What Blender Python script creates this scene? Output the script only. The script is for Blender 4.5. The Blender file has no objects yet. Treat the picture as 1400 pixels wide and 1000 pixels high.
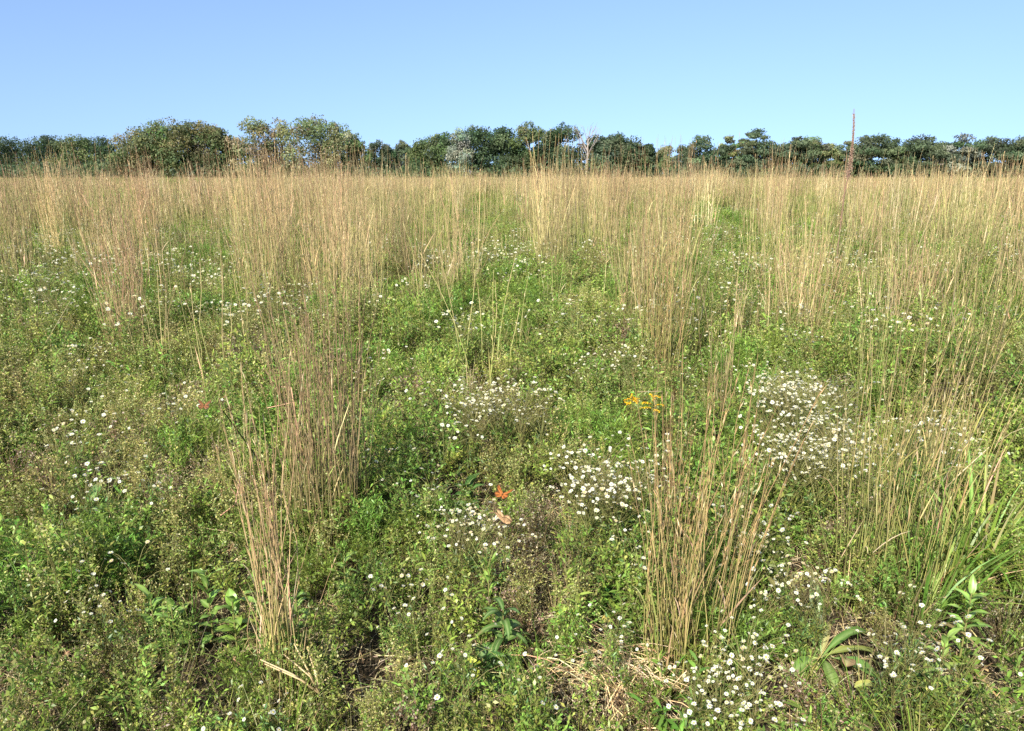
import bpy, math, numpy as np
from mathutils import Vector, Matrix, Euler

sc = bpy.context.scene
COL = sc.collection
R = math.radians
rng = np.random.default_rng(20240917)

# ------------------------------------------------------------------ camera geometry
CAM_H, PITCH, F = 1.55, R(14.75), 995.0       # F: focal length in pixels of a 1400 wide picture
_fw = np.array([0, math.cos(PITCH), -math.sin(PITCH)])
_up = np.array([0, math.sin(PITCH), math.cos(PITCH)])
def ray(px, py):
    return _fw + np.array([1, 0, 0])*(px-700)/F + _up*(500-py)/F
def at(px, py, z=0.0):
    d = ray(px, py); t = (z-CAM_H)/d[2]
    return np.array([d[0]*t, d[1]*t, z])
def at_dist(px, py, Y):
    d = ray(px, py); t = Y/d[1]
    return np.array([d[0]*t, Y, CAM_H+d[2]*t])

def smooth(a, b, x):
    t = np.clip((np.asarray(x, float)-a)/(b-a), 0, 1); return t*t*(3-2*t)
_tab = np.random.default_rng(5).random((256, 256))
def vnoise(x, y, s=1.0, o=0):
    x = np.asarray(x, float)/s+o*17.3+100; y = np.asarray(y, float)/s+o*9.1+100
    xi = np.floor(x).astype(int); yi = np.floor(y).astype(int)
    fx = x-xi; fy = y-yi; fx = fx*fx*(3-2*fx); fy = fy*fy*(3-2*fy)
    g = lambda a, b: _tab[a % 256, b % 256]
    return (g(xi, yi)*(1-fx)+g(xi+1, yi)*fx)*(1-fy)+(g(xi, yi+1)*(1-fx)+g(xi+1, yi+1)*fx)*fy
def ground_z(x, y):
    return 0.20*smooth(8, 42, y)+0.05*(vnoise(x, y, 0.9, 1)-.5)+0.03*(vnoise(x, y, .3, 2)-.5)

# ------------------------------------------------------------------ mesh helpers
def unit(v):
    v = np.asarray(v, float); return v/np.maximum(np.linalg.norm(v, axis=-1, keepdims=True), 1e-9)
class MB:
    def __init__(s): s.V = []; s.Q = []; s.T = []; s.C = []; s.n = 0; s.mq = []; s.mt = []
    def add(s, v, q=None, t=None, c=(1, 1, 1), m=0):
        v = np.asarray(v, float).reshape(-1, 3)
        c = np.broadcast_to(np.asarray(c, float), v.shape)
        s.V.append(v); s.C.append(c)
        if q is not None and len(q): q = np.asarray(q, int).reshape(-1, 4); s.Q.append(q+s.n); s.mq.append(np.full(len(q), m))
        if t is not None and len(t): t = np.asarray(t, int).reshape(-1, 3); s.T.append(t+s.n); s.mt.append(np.full(len(t), m))
        s.n += len(v)
    def mesh(s, name, mats, smoothed=False):
        V = np.concatenate(s.V); C = np.concatenate(s.C)
        Q = np.concatenate(s.Q) if s.Q else np.zeros((0, 4), int)
        T = np.concatenate(s.T) if s.T else np.zeros((0, 3), int)
        MI = np.concatenate([np.concatenate(s.mq) if s.mq else np.zeros(0, int), np.concatenate(s.mt) if s.mt else np.zeros(0, int)])
        me = bpy.data.meshes.new(name)
        me.vertices.add(len(V)); me.vertices.foreach_set('co', V.astype(np.float32).ravel())
        L = np.concatenate([Q.ravel(), T.ravel()]).astype(np.int32)
        me.loops.add(len(L)); me.loops.foreach_set('vertex_index', L)
        st = np.concatenate([np.arange(len(Q))*4, len(Q)*4+np.arange(len(T))*3]).astype(np.int32)
        me.polygons.add(len(st)); me.polygons.foreach_set('loop_start', st)
        me.polygons.foreach_set('material_index', MI.astype(np.int32))
        for m in (mats if isinstance(mats, (list, tuple)) else [mats]): me.materials.append(m)
        me.update(calc_edges=True); me.validate()
        a = me.color_attributes.new('col', 'FLOAT_COLOR', 'POINT')
        a.data.foreach_set('color', np.c_[C, np.ones(len(C))].astype(np.float32).ravel())
        if smoothed: me.polygons.foreach_set('use_smooth', np.ones(len(st), bool))
        return me
    # N small leaves: a folded diamond of four corners each
    def leaves(s, P, D, L, W, c, rg, m=0, droop=.15, mid=.45, face=None):
        P = np.asarray(P, float); N = len(P)
        if not N: return
        D = unit(D); S = unit(np.cross(D, rg.normal(size=(N, 3))+np.array([0, 0, 1.5]) if face is None else face))
        Nn = np.cross(S, D)
        L = np.broadcast_to(L, (N,))[:, None]; W = np.broadcast_to(W, (N,))[:, None]
        tip = P+D*L-np.array([0, 0, 1])*L*droop
        mp = P+D*L*mid+Nn*L*.04
        v = np.stack([P, mp+S*W/2, tip, mp-S*W/2], 1)
        q = np.arange(N*4).reshape(N, 4)
        c = np.repeat(np.broadcast_to(np.asarray(c, float), (N, 3)), 4, 0)
        s.add(v, q, c=c, m=m)
    # N ribbons along paths (N,K,3)
    def ribbons(s, path, W, side, c, m=0):
        N, K, _ = path.shape
        W = np.broadcast_to(W, (N, K))[..., None]; side = np.broadcast_to(side.reshape(N, -1, 3), (N, K, 3))
        v = np.stack([path-side*W/2, path+side*W/2], 2)
        i = np.arange(N*K*2).reshape(N, K, 2)
        q = np.stack([i[:, :-1, 0], i[:, :-1, 1], i[:, 1:, 1], i[:, 1:, 0]], -1)
        c = np.broadcast_to(np.asarray(c, float), (N, K, 3))
        s.add(v, q, c=np.repeat(c[:, :, None], 2, 2).reshape(-1, 3), m=m)
    # N tubes of n sides along paths (N,K,3)
    def tubes(s, path, r, c, n=3, m=0):
        path = np.asarray(path, float); N, K, _ = path.shape
        r = np.broadcast_to(r, (N, K))
        d = unit(path[:, -1]-path[:, 0]); ref = np.where(np.abs(d[:, 2:3]) > .8, np.array([[1., 0, 0]]), np.array([[0, 0, 1.]]))
        a = unit(np.cross(d, ref)); b = np.cross(d, a)
        th = np.arange(n)*2*np.pi/n+.4
        off = a[:, None, None]*np.cos(th)[None, None, :, None]+b[:, None, None]*np.sin(th)[None, None, :, None]
        v = path[:, :, None]+off*r[:, :, None, None]
        i = np.arange(N*K*n).reshape(N, K, n); j = np.roll(i, -1, 2)
        q = np.stack([i[:, :-1], j[:, :-1], j[:, 1:], i[:, 1:]], -1)
        c = np.broadcast_to(np.asarray(c, float), (N, K, 3))
        s.add(v, q, c=np.repeat(c[:, :, None], n, 2).reshape(-1, 3), m=m)

def obj(name, me, parent=None, loc=None):
    o = bpy.data.objects.new(name, me); COL.objects.link(o)
    if parent is not None: o.parent = parent
    if loc is not None: o.location = loc
    return o
def tag(o, label=None, cat=None, group=None, kind=None):
    for k, v in (('label', label), ('category', cat), ('group', group), ('kind', kind)):
        if v: o[k] = v
    return o
def thing(name, label, cat, loc, group=None, rz=0, s=1):
    o = obj(name, None, None, Vector(loc)); o.rotation_euler.z = rz; o.scale = (s, s, s)
    o.empty_display_size = .1
    return tag(o, label, cat, group)
def cvar(base, n, rg, v=.22, h=.08):
    base = np.asarray(base, float)
    c = base*np.exp(rg.normal(0, v, (n, 1)))
    return np.clip(c*np.exp(rg.normal(0, h, (n, 3))), 0, .95)
def mixc(cols, w, n, rg, v=.2, h=.06):
    k = rg.choice(len(cols), n, p=np.asarray(w)/sum(w)); return np.array([cvar(cols[i], 1, rg, v, h)[0] for i in k])

# ------------------------------------------------------------------ materials
def foliage(name, transl=.3, rough=.5, spec=.3, val=(.75, 1.3), hue=.025, patch=True, sat=1.0):
    m = bpy.data.materials.new(name); m.use_nodes = True; nt = m.node_tree; n = nt.nodes; l = nt.links
    n.clear(); out = n.new('ShaderNodeOutputMaterial')
    at_ = n.new('ShaderNodeAttribute'); at_.attribute_name = 'col'
    oi = n.new('ShaderNodeObjectInfo')
    hsv = n.new('ShaderNodeHueSaturation'); hsv.inputs['Saturation'].default_value = sat
    mh = n.new('ShaderNodeMapRange'); mh.inputs[3].default_value = .5-hue; mh.inputs[4].default_value = .5+hue
    l.new(oi.outputs['Random'], mh.inputs[0]); l.new(mh.outputs[0], hsv.inputs['Hue'])
    wn = n.new('ShaderNodeTexWhiteNoise'); wn.noise_dimensions = '1D'; l.new(oi.outputs['Random'], wn.inputs['W'])
    mv = n.new('ShaderNodeMapRange'); mv.inputs[3].default_value = val[0]; mv.inputs[4].default_value = val[1]
    l.new(wn.outputs[0], mv.inputs[0])
    l.new(at_.outputs['Color'], hsv.inputs['Color'])
    if patch:
        nz = n.new('ShaderNodeTexNoise'); nz.inputs['Scale'].default_value = .8; nz.inputs['Detail'].default_value = 2
        l.new(oi.outputs['Location'], nz.inputs['Vector'])
        mp = n.new('ShaderNodeMapRange'); mp.inputs[1].default_value = .3; mp.inputs[2].default_value = .7
        mp.inputs[3].default_value = .78; mp.inputs[4].default_value = 1.25; l.new(nz.outputs[0], mp.inputs[0])
        mu = n.new('ShaderNodeMath'); mu.operation = 'MULTIPLY'; l.new(mv.outputs[0], mu.inputs[0]); l.new(mp.outputs[0], mu.inputs[1])
        l.new(mu.outputs[0], hsv.inputs['Value'])
    else: l.new(mv.outputs[0], hsv.inputs['Value'])
    p = n.new('ShaderNodeBsdfPrincipled'); p.inputs['Roughness'].default_value = rough
    p.inputs['Specular IOR Level'].default_value = spec
    l.new(hsv.outputs[0], p.inputs['Base Color'])
    if transl:
        t = n.new('ShaderNodeBsdfTranslucent'); l.new(hsv.outputs[0], t.inputs['Color'])
        mx = n.new('ShaderNodeMixShader'); mx.inputs[0].default_value = transl
        l.new(p.outputs[0], mx.inputs[1]); l.new(t.outputs[0], mx.inputs[2]); l.new(mx.outputs[0], out.inputs[0])
    else: l.new(p.outputs[0], out.inputs[0])
    return m
M_LEAF = foliage('weed_leaf', .38, .42, .4)
M_DRY = foliage('dry_stem', .15, .55, .3, (.8, 1.25), .012)
M_TALL = foliage('tall_grass_blade', .15, .5, .35, (.60, 1.22), .016)
M_PETAL = foliage('petal', .3, .6, .2, (.92, 1.05), .006, patch=False)
M_TREE = foliage('tree_leaf', .45, .55, .25, (.9, 1.1), .01, patch=False)
M_BARK = foliage('bark', 0, .85, .2, (.9, 1.1), .01, patch=False)
M_WING = foliage('butterfly_wing', .35, .5, .2, (.98, 1.02), .003, patch=False)
M_BROAD = foliage('broad_leaf', .25, .38, .45, (.85, 1.15), .012, patch=False)

def ground_material():
    m = bpy.data.materials.new('soil'); m.use_nodes = True; nt = m.node_tree; n = nt.nodes; l = nt.links
    p = n['Principled BSDF']; p.inputs['Roughness'].default_value = .95; p.inputs['Specular IOR Level'].default_value = .1
    tc = n.new('ShaderNodeTexCoord'); a = n.new('ShaderNodeTexNoise'); a.inputs['Scale'].default_value = 6; a.inputs['Detail'].default_value = 8
    b = n.new('ShaderNodeTexNoise'); b.inputs['Scale'].default_value = .12; b.inputs['Detail'].default_value = 4
    l.new(tc.outputs['Object'], a.inputs['Vector']); l.new(tc.outputs['Object'], b.inputs['Vector'])
    r1 = n.new('ShaderNodeValToRGB'); e = r1.color_ramp.elements
    e[0].position = .3; e[0].color = (.022, .017, .011, 1); e[1].position = .8; e[1].color = (.10, .075, .045, 1)
    r2 = n.new('ShaderNodeValToRGB'); e = r2.color_ramp.elements
    e[0].position = .35; e[0].color = (.16, .15, .06, 1); e[1].position = .7; e[1].color = (.3, .23, .11, 1)
    l.new(a.outputs[0], r1.inputs[0]); l.new(b.outputs[0], r2.inputs[0])
    sp = n.new('ShaderNodeSeparateXYZ'); l.new(tc.outputs['Object'], sp.inputs[0])
    mr = n.new('ShaderNodeMapRange'); mr.inputs[1].default_value = 8; mr.inputs[2].default_value = 45; l.new(sp.outputs['Y'], mr.inputs[0])
    mx = n.new('ShaderNodeMix'); mx.data_type = 'RGBA'; l.new(mr.outputs[0], mx.inputs[0]); l.new(r1.outputs[0], mx.inputs[6]); l.new(r2.outputs[0], mx.inputs[7])
    l.new(mx.outputs[2], p.inputs['Base Color'])
    bp = n.new('ShaderNodeBump'); bp.inputs['Distance'].default_value = .03; l.new(a.outputs[0], bp.inputs['Height']); l.new(bp.outputs[0], p.inputs['Normal'])
    return m

# ------------------------------------------------------------------ ground: one sheet out to the horizon
gy = np.concatenate([[-3000, -800, -200, -60, -20, -6], np.arange(-2, 14, .2), np.arange(14, 60, 1.5), [64, 70, 80, 95, 110, 130, 160, 200, 260, 400, 800, 1600, 3500]])
gx = np.concatenate([[-3500, -1500, -600, -250, -120, -60, -30], np.arange(-16, 16.1, .25), [30, 60, 120, 250, 600, 1500, 3500]])
GX, GY = np.meshgrid(gx, gy); GZ = ground_z(GX, GY)
mb = MB(); nx, ny = len(gx), len(gy); ii = np.arange(nx*ny).reshape(ny, nx)
mb.add(np.stack([GX, GY, GZ], -1), np.stack([ii[:-1, :-1], ii[:-1, 1:], ii[1:, 1:], ii[1:, :-1]], -1))
tag(obj('ground', mb.mesh('ground', ground_material(), True)), kind='structure')

# ------------------------------------------------------------------ palette (albedo)
G_MID = (0.180, 0.269, 0.048); G_YEL = (.305, .345, .080); G_BRI = (0.228, 0.363, 0.058); G_DRK = (0.072, 0.135, 0.031)
G_OLV = (0.270, 0.257, 0.090); G_BLU = (0.132, 0.211, 0.072)
T_TAN = (.51, .395, .19); T_RED = (.50, .315, .17); T_PAL = (.60, .50, .28); T_OLV = (.30, .30, .085); T_BRN = (.19, .13, .065); T_GRY = (.30, .25, .16)

# ------------------------------------------------------------------ weed shapes
def bush_paths(rg, H, nb, spread, lean=.12, K=4):
    """main stem and ascending branches, (N,K,3)"""
    t = np.linspace(0, 1, K)[None, :, None]
    top = np.array([rg.normal(0, lean*H), rg.normal(0, lean*H), H])
    main = top*t+np.array([rg.normal(0, .02), rg.normal(0, .02), 0])*np.sin(t*3.1)
    f = rg.uniform(.12, .85, nb); base = top*f[:, None]
    az = rg.uniform(0, 2*np.pi, nb); el = rg.uniform(.55, 1.25, nb)
    ln = H*(1.02-f)*rg.uniform(.55, 1.0, nb)*spread
    d = np.c_[np.cos(az)*np.cos(el), np.sin(az)*np.cos(el), np.sin(el)]
    br = base[:, None]+d[:, None]*ln[:, None, None]*t+np.array([0, 0, 1])*(ln[:, None, None]*.22*t*t)
    return main, br
def along(paths, rg, n, lo=.1, hi=1.0, w=None):
    N, K, _ = paths.shape
    k = rg.choice(N, n, p=w); u = rg.uniform(lo, hi, n)*(K-1); i = np.minimum(u.astype(int), K-2); f = (u-i)[:, None]
    P = paths[k, i]*(1-f)+paths[k, i+1]*f; D = unit(paths[k, i+1]-paths[k, i]); return P, D
def weed_fine(seed, H=.34, nb=16, nl=420, L=(.010, .026), W=.0065, cols=(G_MID, G_YEL), w=(.6, .4), stem=G_OLV, dots=0, dotc=T_PAL, spread=1.0):
    rg = np.random.default_rng(seed); m = MB()
    main, br = bush_paths(rg, H, nb, spread)
    # twigs
    P, D = along(br, rg, nb*2, .3, .95)
    tw = P[:, None]+unit(D+rg.normal(0, .55, D.shape))[:, None]*np.linspace(0, 1, 4)[None, :, None]*(H*rg.uniform(.1, .28, len(P)))[:, None, None]
    m.tubes(main, np.linspace(.0022, .001, 4)[None], stem); m.tubes(br, np.linspace(.0014, .0007, 4)[None], stem)
    m.tubes(tw, np.linspace(.0009, .0005, 4)[None], stem)
    allp = np.concatenate([main, br, tw]); ln = np.linalg.norm(allp[:, -1]-allp[:, 0], axis=1); ww = ln/ln.sum()
    P, D = along(allp, rg, nl, .08, 1, ww)
    d = unit(D*.7+rg.normal(0, .6, D.shape)+np.array([0, 0, .25]))
    m.leaves(P, d, rg.uniform(*L, nl), W*rg.uniform(.6, 1.3, nl), mixc(cols, w, nl, rg), rg)
    if dots:
        P, D = along(np.concatenate([br, tw]), rg, dots, .55, 1)
        m.leaves(P+rg.normal(0, .006, P.shape), unit(rg.normal(0, 1, P.shape)+np.array([0, 0, .8])), rg.uniform(.006, .011, dots), rg.uniform(.006, .010, dots), cvar(dotc, dots, rg, .18), rg, mid=.5, droop=0)
    return m.mesh('weed', M_LEAF)
def weed_leafy(seed, H=.3, ns=4, nl=60, L=(.03, .075), W=.2, cols=(G_BRI, G_MID), w=(.5, .5)):
    rg = np.random.default_rng(seed); m = MB(); t = np.linspace(0, 1, 5)[None, :, None]
    b = np.c_[rg.normal(0, .03, ns), rg.normal(0, .03, ns), np.zeros(ns)]
    d = np.c_[rg.normal(0, .28, ns), rg.normal(0, .28, ns), np.ones(ns)]*(H*rg.uniform(.6, 1.05, ns))[:, None]
    st = b[:, None]+d[:, None]*t
    m.tubes(st, np.linspace(.0026, .0012, 5)[None], G_OLV)
    P, D = along(st, rg, nl, .1, 1.0)
    az = rg.uniform(0, 2*np.pi, nl)
    dd = unit(np.c_[np.cos(az), np.sin(az), rg.uniform(.1, 1.1, nl)])
    ln = rg.uniform(*L, nl)
    # two-segment leaves
    side = unit(np.cross(dd, np.array([0, 0, 1.]))); s = np.linspace(0, 1, 5)
    path = P[:, None]+dd[:, None]*(ln[:, None]*s)[..., None]-np.array([0, 0, 1])*(ln[:, None]*.35*s**2)[..., None]
    m.ribbons(path, (ln[:, None]*W)*np.array([.25, .85, 1.0, .65, .05]), side, mixc(cols, w, nl, rg)[:, None])
    return m.mesh('leafy_weed', M_LEAF)
def grass_tuft(seed, n=46, H=.34, W=.0042, cols=(G_BRI, G_MID, G_OLV), w=(.4, .4, .2), fan=.5, arch=.5, spread=.035, K=5):
    rg = np.random.default_rng(seed); m = MB()
    az = rg.uniform(0, 2*np.pi, n); r = spread*np.sqrt(rg.random(n)); tilt = np.abs(rg.normal(0, fan, n))*.8
    b = np.c_[np.cos(az)*r, np.sin(az)*r, np.zeros(n)]; out = np.c_[np.cos(az), np.sin(az), np.zeros(n)]
    d = out*np.sin(tilt)[:, None]+np.array([0, 0, 1])*np.cos(tilt)[:, None]
    ln = H*rg.uniform(.55, 1.15, n); s = np.linspace(0, 1, K)
    path = b[:, None]+d[:, None]*(ln[:, None]*s)[..., None]+(out*.55-np.array([0, 0, .55]))[:, None]*(ln[:, None]*arch*rg.uniform(.2, 1, (n, 1))*s**2)[..., None]
    path[..., 2] = np.maximum(path[..., 2], .004)
    side = unit(np.cross(d, out)+rg.normal(0, .5, d.shape))
    m.ribbons(path, W*rg.uniform(.6, 1.3, (n, 1))*np.array([.8, 1, .9, .6, .08])[:K], side, mixc(cols, w, n, rg)[:, None])
    return m.mesh('grass_tuft', M_LEAF)
def litter_shape(seed, n=60):
    rg = np.random.default_rng(seed); m = MB()
    P = np.c_[rg.normal(0, .09, n), rg.normal(0, .09, n), rg.uniform(.004, .05, n)]
    d = unit(np.c_[rg.normal(0, 1, (n, 2)), rg.normal(0, .22, n)]); ln = rg.uniform(.05, .2, n); s = np.linspace(0, 1, 4)
    path = P[:, None]+d[:, None]*(ln[:, None]*(s-.5))[..., None]+np.array([0, 0, 1])*(.02*rg.normal(0, 1, (n, 1))*np.sin(s*3.1))[..., None]
    path[..., 2] = np.maximum(path[..., 2], .003)
    m.ribbons(path, .003*rg.uniform(.5, 1.4, (n, 1))*np.array([.6, 1, 1, .4]), unit(np.cross(d, [0, 0, 1.])+rg.normal(0, .3, d.shape)), mixc((T_PAL, T_TAN, T_BRN, T_GRY), (.3, .3, .2, .2), n, rg)[:, None])
    k = 14
    P = np.c_[rg.normal(0, .1, k), rg.normal(0, .1, k), rg.uniform(.005, .03, k)]
    m.leaves(P, np.c_[rg.normal(0, 1, (k, 2)), rg.normal(0, .3, k)], rg.uniform(.015, .04, k), rg.uniform(.008, .02, k), mixc((T_BRN, T_RED, T_GRY), (.5, .2, .3), k, rg), rg)
    return m.mesh('litter', M_DRY)

# tall bunch grass: (stalks, leaves) pair
def tall_clump(seed, n=60, H=1.1, rad=.1, fan=.10, lean=(0, 0), low=T_OLV, mid=T_TAN, top=T_RED, r0=.0021, leafn=70, K=7, sides=3, joined=False, headdens=6, leafscale=1.0, scat=.028):
    rg = np.random.default_rng(seed); a = MB(); b = MB() if not joined else a
    az = rg.uniform(0, 2*np.pi, n); rr = rad*np.sqrt(rg.random(n))
    base = np.c_[np.cos(az)*rr, np.sin(az)*rr, np.full(n, -.02)]
    d = np.c_[np.cos(az)*rr/rad*fan+rg.normal(0, scat, n)+lean[0], np.sin(az)*rr/rad*fan+rg.normal(0, scat, n)+lean[1], np.ones(n)]
    ln = H*np.clip(rg.normal(.82, .17, n), .35, 1.05); s = np.linspace(0, 1, K)
    bend = np.c_[rg.normal(0, .045, n), rg.normal(0, .045, n), np.zeros(n)]+np.c_[d[:, :2]*.35, np.zeros(n)]
    path = base[:, None]+d[:, None]*(ln[:, None]*s)[..., None]+bend[:, None]*(ln[:, None]*s**2.2)[..., None]
    wild = (rg.random(n) < .12)[:, None]; path = path+wild[:, None]*np.c_[rg.normal(0, .16, (n, 2)), -.05*np.ones(n)][:, None]*(ln[:, None]*s**1.6)[..., None]
    wob = np.c_[rg.normal(0, .011, (n, 2)), np.zeros(n)]; path += wob[:, None]*np.sin(s*rg.uniform(4, 9, (n, 1)))[..., None]
    tone = rg.random((n, 1, 1)); lowc, midc, topc = (np.asarray(x)[None, None] for x in (low, mid, top))
    sv = s[None, :, None]
    w1 = smooth(.12, .68, sv-(tone-.5)*.5); w2 = smooth(.5, .95, sv+(tone-.5)*.6)
    c = (lowc*(1-w1)+midc*w1)*(1-w2)+topc*w2
    c = c*np.exp(rg.normal(0, .2, (n, 1, 1)))
    a.tubes(path, r0*rg.uniform(.65, 1.35, (n, 1))*np.linspace(1, .32, K)[None], np.clip(c, 0, .9), sides)
    # seed heads hugging the upper half
    hn = n*headdens
    if hn:
        k = rg.integers(0, n, hn); u = rg.uniform(.5, 1.0, hn)*(K-1); i = np.minimum(u.astype(int), K-2); f = (u-i)[:, None]
        P = path[k, i]*(1-f)+path[k, i+1]*f; D = unit(path[k, i+1]-path[k, i])
        cc = np.where(rg.random((hn, 1)) < .3, np.asarray(T_PAL)*.9, np.asarray(top))*np.exp(rg.normal(0, .25, (hn, 1)))
        a.leaves(P, D+rg.normal(0, .12, D.shape), rg.uniform(.02, .05, hn), rg.uniform(.0015, .0035, hn)*r0/.0021, np.clip(cc, 0, .9), rg, droop=.02)
    # stem leaves
    k = rg.integers(0, n, leafn); u = rg.uniform(.03, .6, leafn)*(K-1); i = np.minimum(u.astype(int), K-2); f = (u-i)[:, None]
    P = path[k, i]*(1-f)+path[k, i+1]*f; D = unit(path[k, i+1]-path[k, i])
    o = unit(np.c_[rg.normal(0, 1, (leafn, 2)), np.zeros(leafn)])
    ll = H*rg.uniform(.1, .26, leafn)*leafscale; ss = np.linspace(0, 1, 5)
    lp = P[:, None]+(D+o*rg.uniform(.1, .5, (leafn, 1)))[:, None]*(ll[:, None]*ss)[..., None]-np.array([0, 0, 1])*(ll[:, None]*rg.uniform(0, .7, (leafn, 1))*ss**2)[..., None]
    lc = mixc((low, mid, T_RED, T_PAL), (.4, .35, .15, .1), leafn, rg)
    b.ribbons(lp, .0045*rg.uniform(.6, 1.3, (leafn, 1))*np.array([.8, 1, .85, .5, .08])*(r0/.0021), unit(np.cross(D, o)+rg.normal(0, .4, D.shape)), lc[:, None])
    # basal leaves
    nb = leafn//2
    az = rg.uniform(0, 2*np.pi, nb); out = np.c_[np.cos(az), np.sin(az), np.zeros(nb)]; bb = out*(rad*np.sqrt(rg.random(nb)))[:, None]
    tl = np.abs(rg.normal(0, .35, nb)); dd = out*np.sin(tl)[:, None]+np.array([0, 0, 1])*np.cos(tl)[:, None]
    ll = H*rg.uniform(.2, .42, nb)*leafscale
    lp = bb[:, None]+dd[:, None]*(ll[:, None]*ss)[..., None]+(out*.4-np.array([0, 0, .4]))[:, None]*(ll[:, None]*rg.uniform(.1, .8, (nb, 1))*ss**2)[..., None]
    lp[..., 2] = np.maximum(lp[..., 2], .004)
    b.ribbons(lp, .005*rg.uniform(.6, 1.3, (nb, 1))*np.array([.8, 1, .85, .5, .08])*(r0/.0021), unit(np.cross(dd, out)+rg.normal(0, .4, dd.shape)), mixc((G_OLV, G_MID, T_TAN, T_BRN), (.35, .3, .25, .1), nb, rg)[:, None])
    if joined: return a.mesh('tall_grass_shape', M_TALL)
    return a.mesh('stalks', M_TALL), b.mesh('leaves', M_TALL)

# daisies
def head_into(m, P, Nrm, Rr, rg, mp=0, md=0):
    Nrm = unit(Nrm); a = unit(np.cross(Nrm, rg.normal(size=3))); b = np.cross(Nrm, a)
    k = 13; th = np.arange(k)*2*np.pi/k+rg.uniform(0, 1, k)*.2; rl = Rr*rg.uniform(.85, 1.1, k); w = .30*Rr
    d = a*np.cos(th)[:, None]+b*np.sin(th)[:, None]; sd = -a*np.sin(th)[:, None]+b*np.cos(th)[:, None]
    up = Nrm*Rr*rg.uniform(.0, .25, k)[:, None]
    v = np.stack([P+d*Rr*.2-sd*w*.3, P+d*rl[:, None]*.75-sd*w*.5+up, P+d*rl[:, None]+up, P+d*rl[:, None]*.75+sd*w*.5+up, P+d*Rr*.2+sd*w*.3], 1)
    base = np.arange(k)[:, None]*5
    m.add(v, np.concatenate([base+np.array([0, 1, 3, 4])]), base+np.array([1, 2, 3]), c=np.repeat(cvar(((.74, .73, .62), (.70, .67, .46), (.60, .50, .34))[int(rg.choice(3, p=(.74, .18, .08)))], k, rg, .05, .02), 5, 0), m=mp)
    n2 = 8; t2 = np.arange(n2)*2*np.pi/n2
    ring = P+(a*np.cos(t2)[:, None]+b*np.sin(t2)[:, None])*Rr*.36+Nrm*Rr*.10
    ring2 = P+(a*np.cos(t2)[:, None]+b*np.sin(t2)[:, None])*Rr*.2+Nrm*Rr*.22
    i = np.arange(n2); j = (i+1) % n2
    m.add(np.vstack([ring, ring2, P+Nrm*Rr*.25]), np.stack([i, j, j+n2, i+n2], -1), np.stack([i+n2, j+n2, np.full(n2, 2*n2)], -1), c=cvar((.55, .48, .12), 2*n2+1, rg, .1, .05), m=md)
def daisy_shape(seed, H=.38, nh=7, joined=False, R0=.0078):
    rg = np.random.default_rng(seed); m = MB()
    main, br = bush_paths(rg, H*.8, 6, .8, .08)
    m.tubes(main, np.linspace(.002, .001, 4)[None], G_OLV); m.tubes(br, np.linspace(.0013, .0007, 4)[None], G_OLV)
    allp = np.concatenate([main, br]); nl = 130
    P, D = along(allp, rg, nl, .05, .95)
    m.leaves(P, unit(D*.6+rg.normal(0, .6, D.shape)), rg.uniform(.012, .032, nl), rg.uniform(.003, .007, nl), mixc((G_MID, G_BLU, G_YEL), (.45, .3, .25), nl, rg), rg)
    # flower stalks fan out from the top
    top = main[0, -1]; az = rg.uniform(0, 6.28, nh); sp = rg.uniform(.05, 1, nh)**.6*.13
    tip = top+np.c_[np.cos(az)*sp, np.sin(az)*sp, H*.2+rg.uniform(-.05, .03, nh)]
    fr = top*rg.uniform(.72, 1, (nh, 1)); t = np.linspace(0, 1, 4)[None, :, None]
    fs = fr[:, None]*(1-t)+tip[:, None]*t+np.array([0, 0, .02])*np.sin(t*3.14)
    m.tubes(fs, np.linspace(.0011, .0007, 4)[None], G_OLV)
    heads = []
    for k in range(nh):
        nn = np.array([rg.normal(0, .35)-.12, rg.normal(0, .35)-.25, 1.0]); r = R0*rg.uniform(.65, 1.25)
        if joined: head_into(m, tip[k], nn, r, rg, 1, 1)
        else: heads.append((tip[k], nn, r))
    me = m.mesh('daisy', [M_LEAF, M_PETAL])
    if joined: return me
    hm = []
    for p, nn, r in heads:
        h = MB(); head_into(h, np.zeros(3), nn, r, rg); hm.append((p, h.mesh('flower_head', M_PETAL)))
    return me, hm

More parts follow.
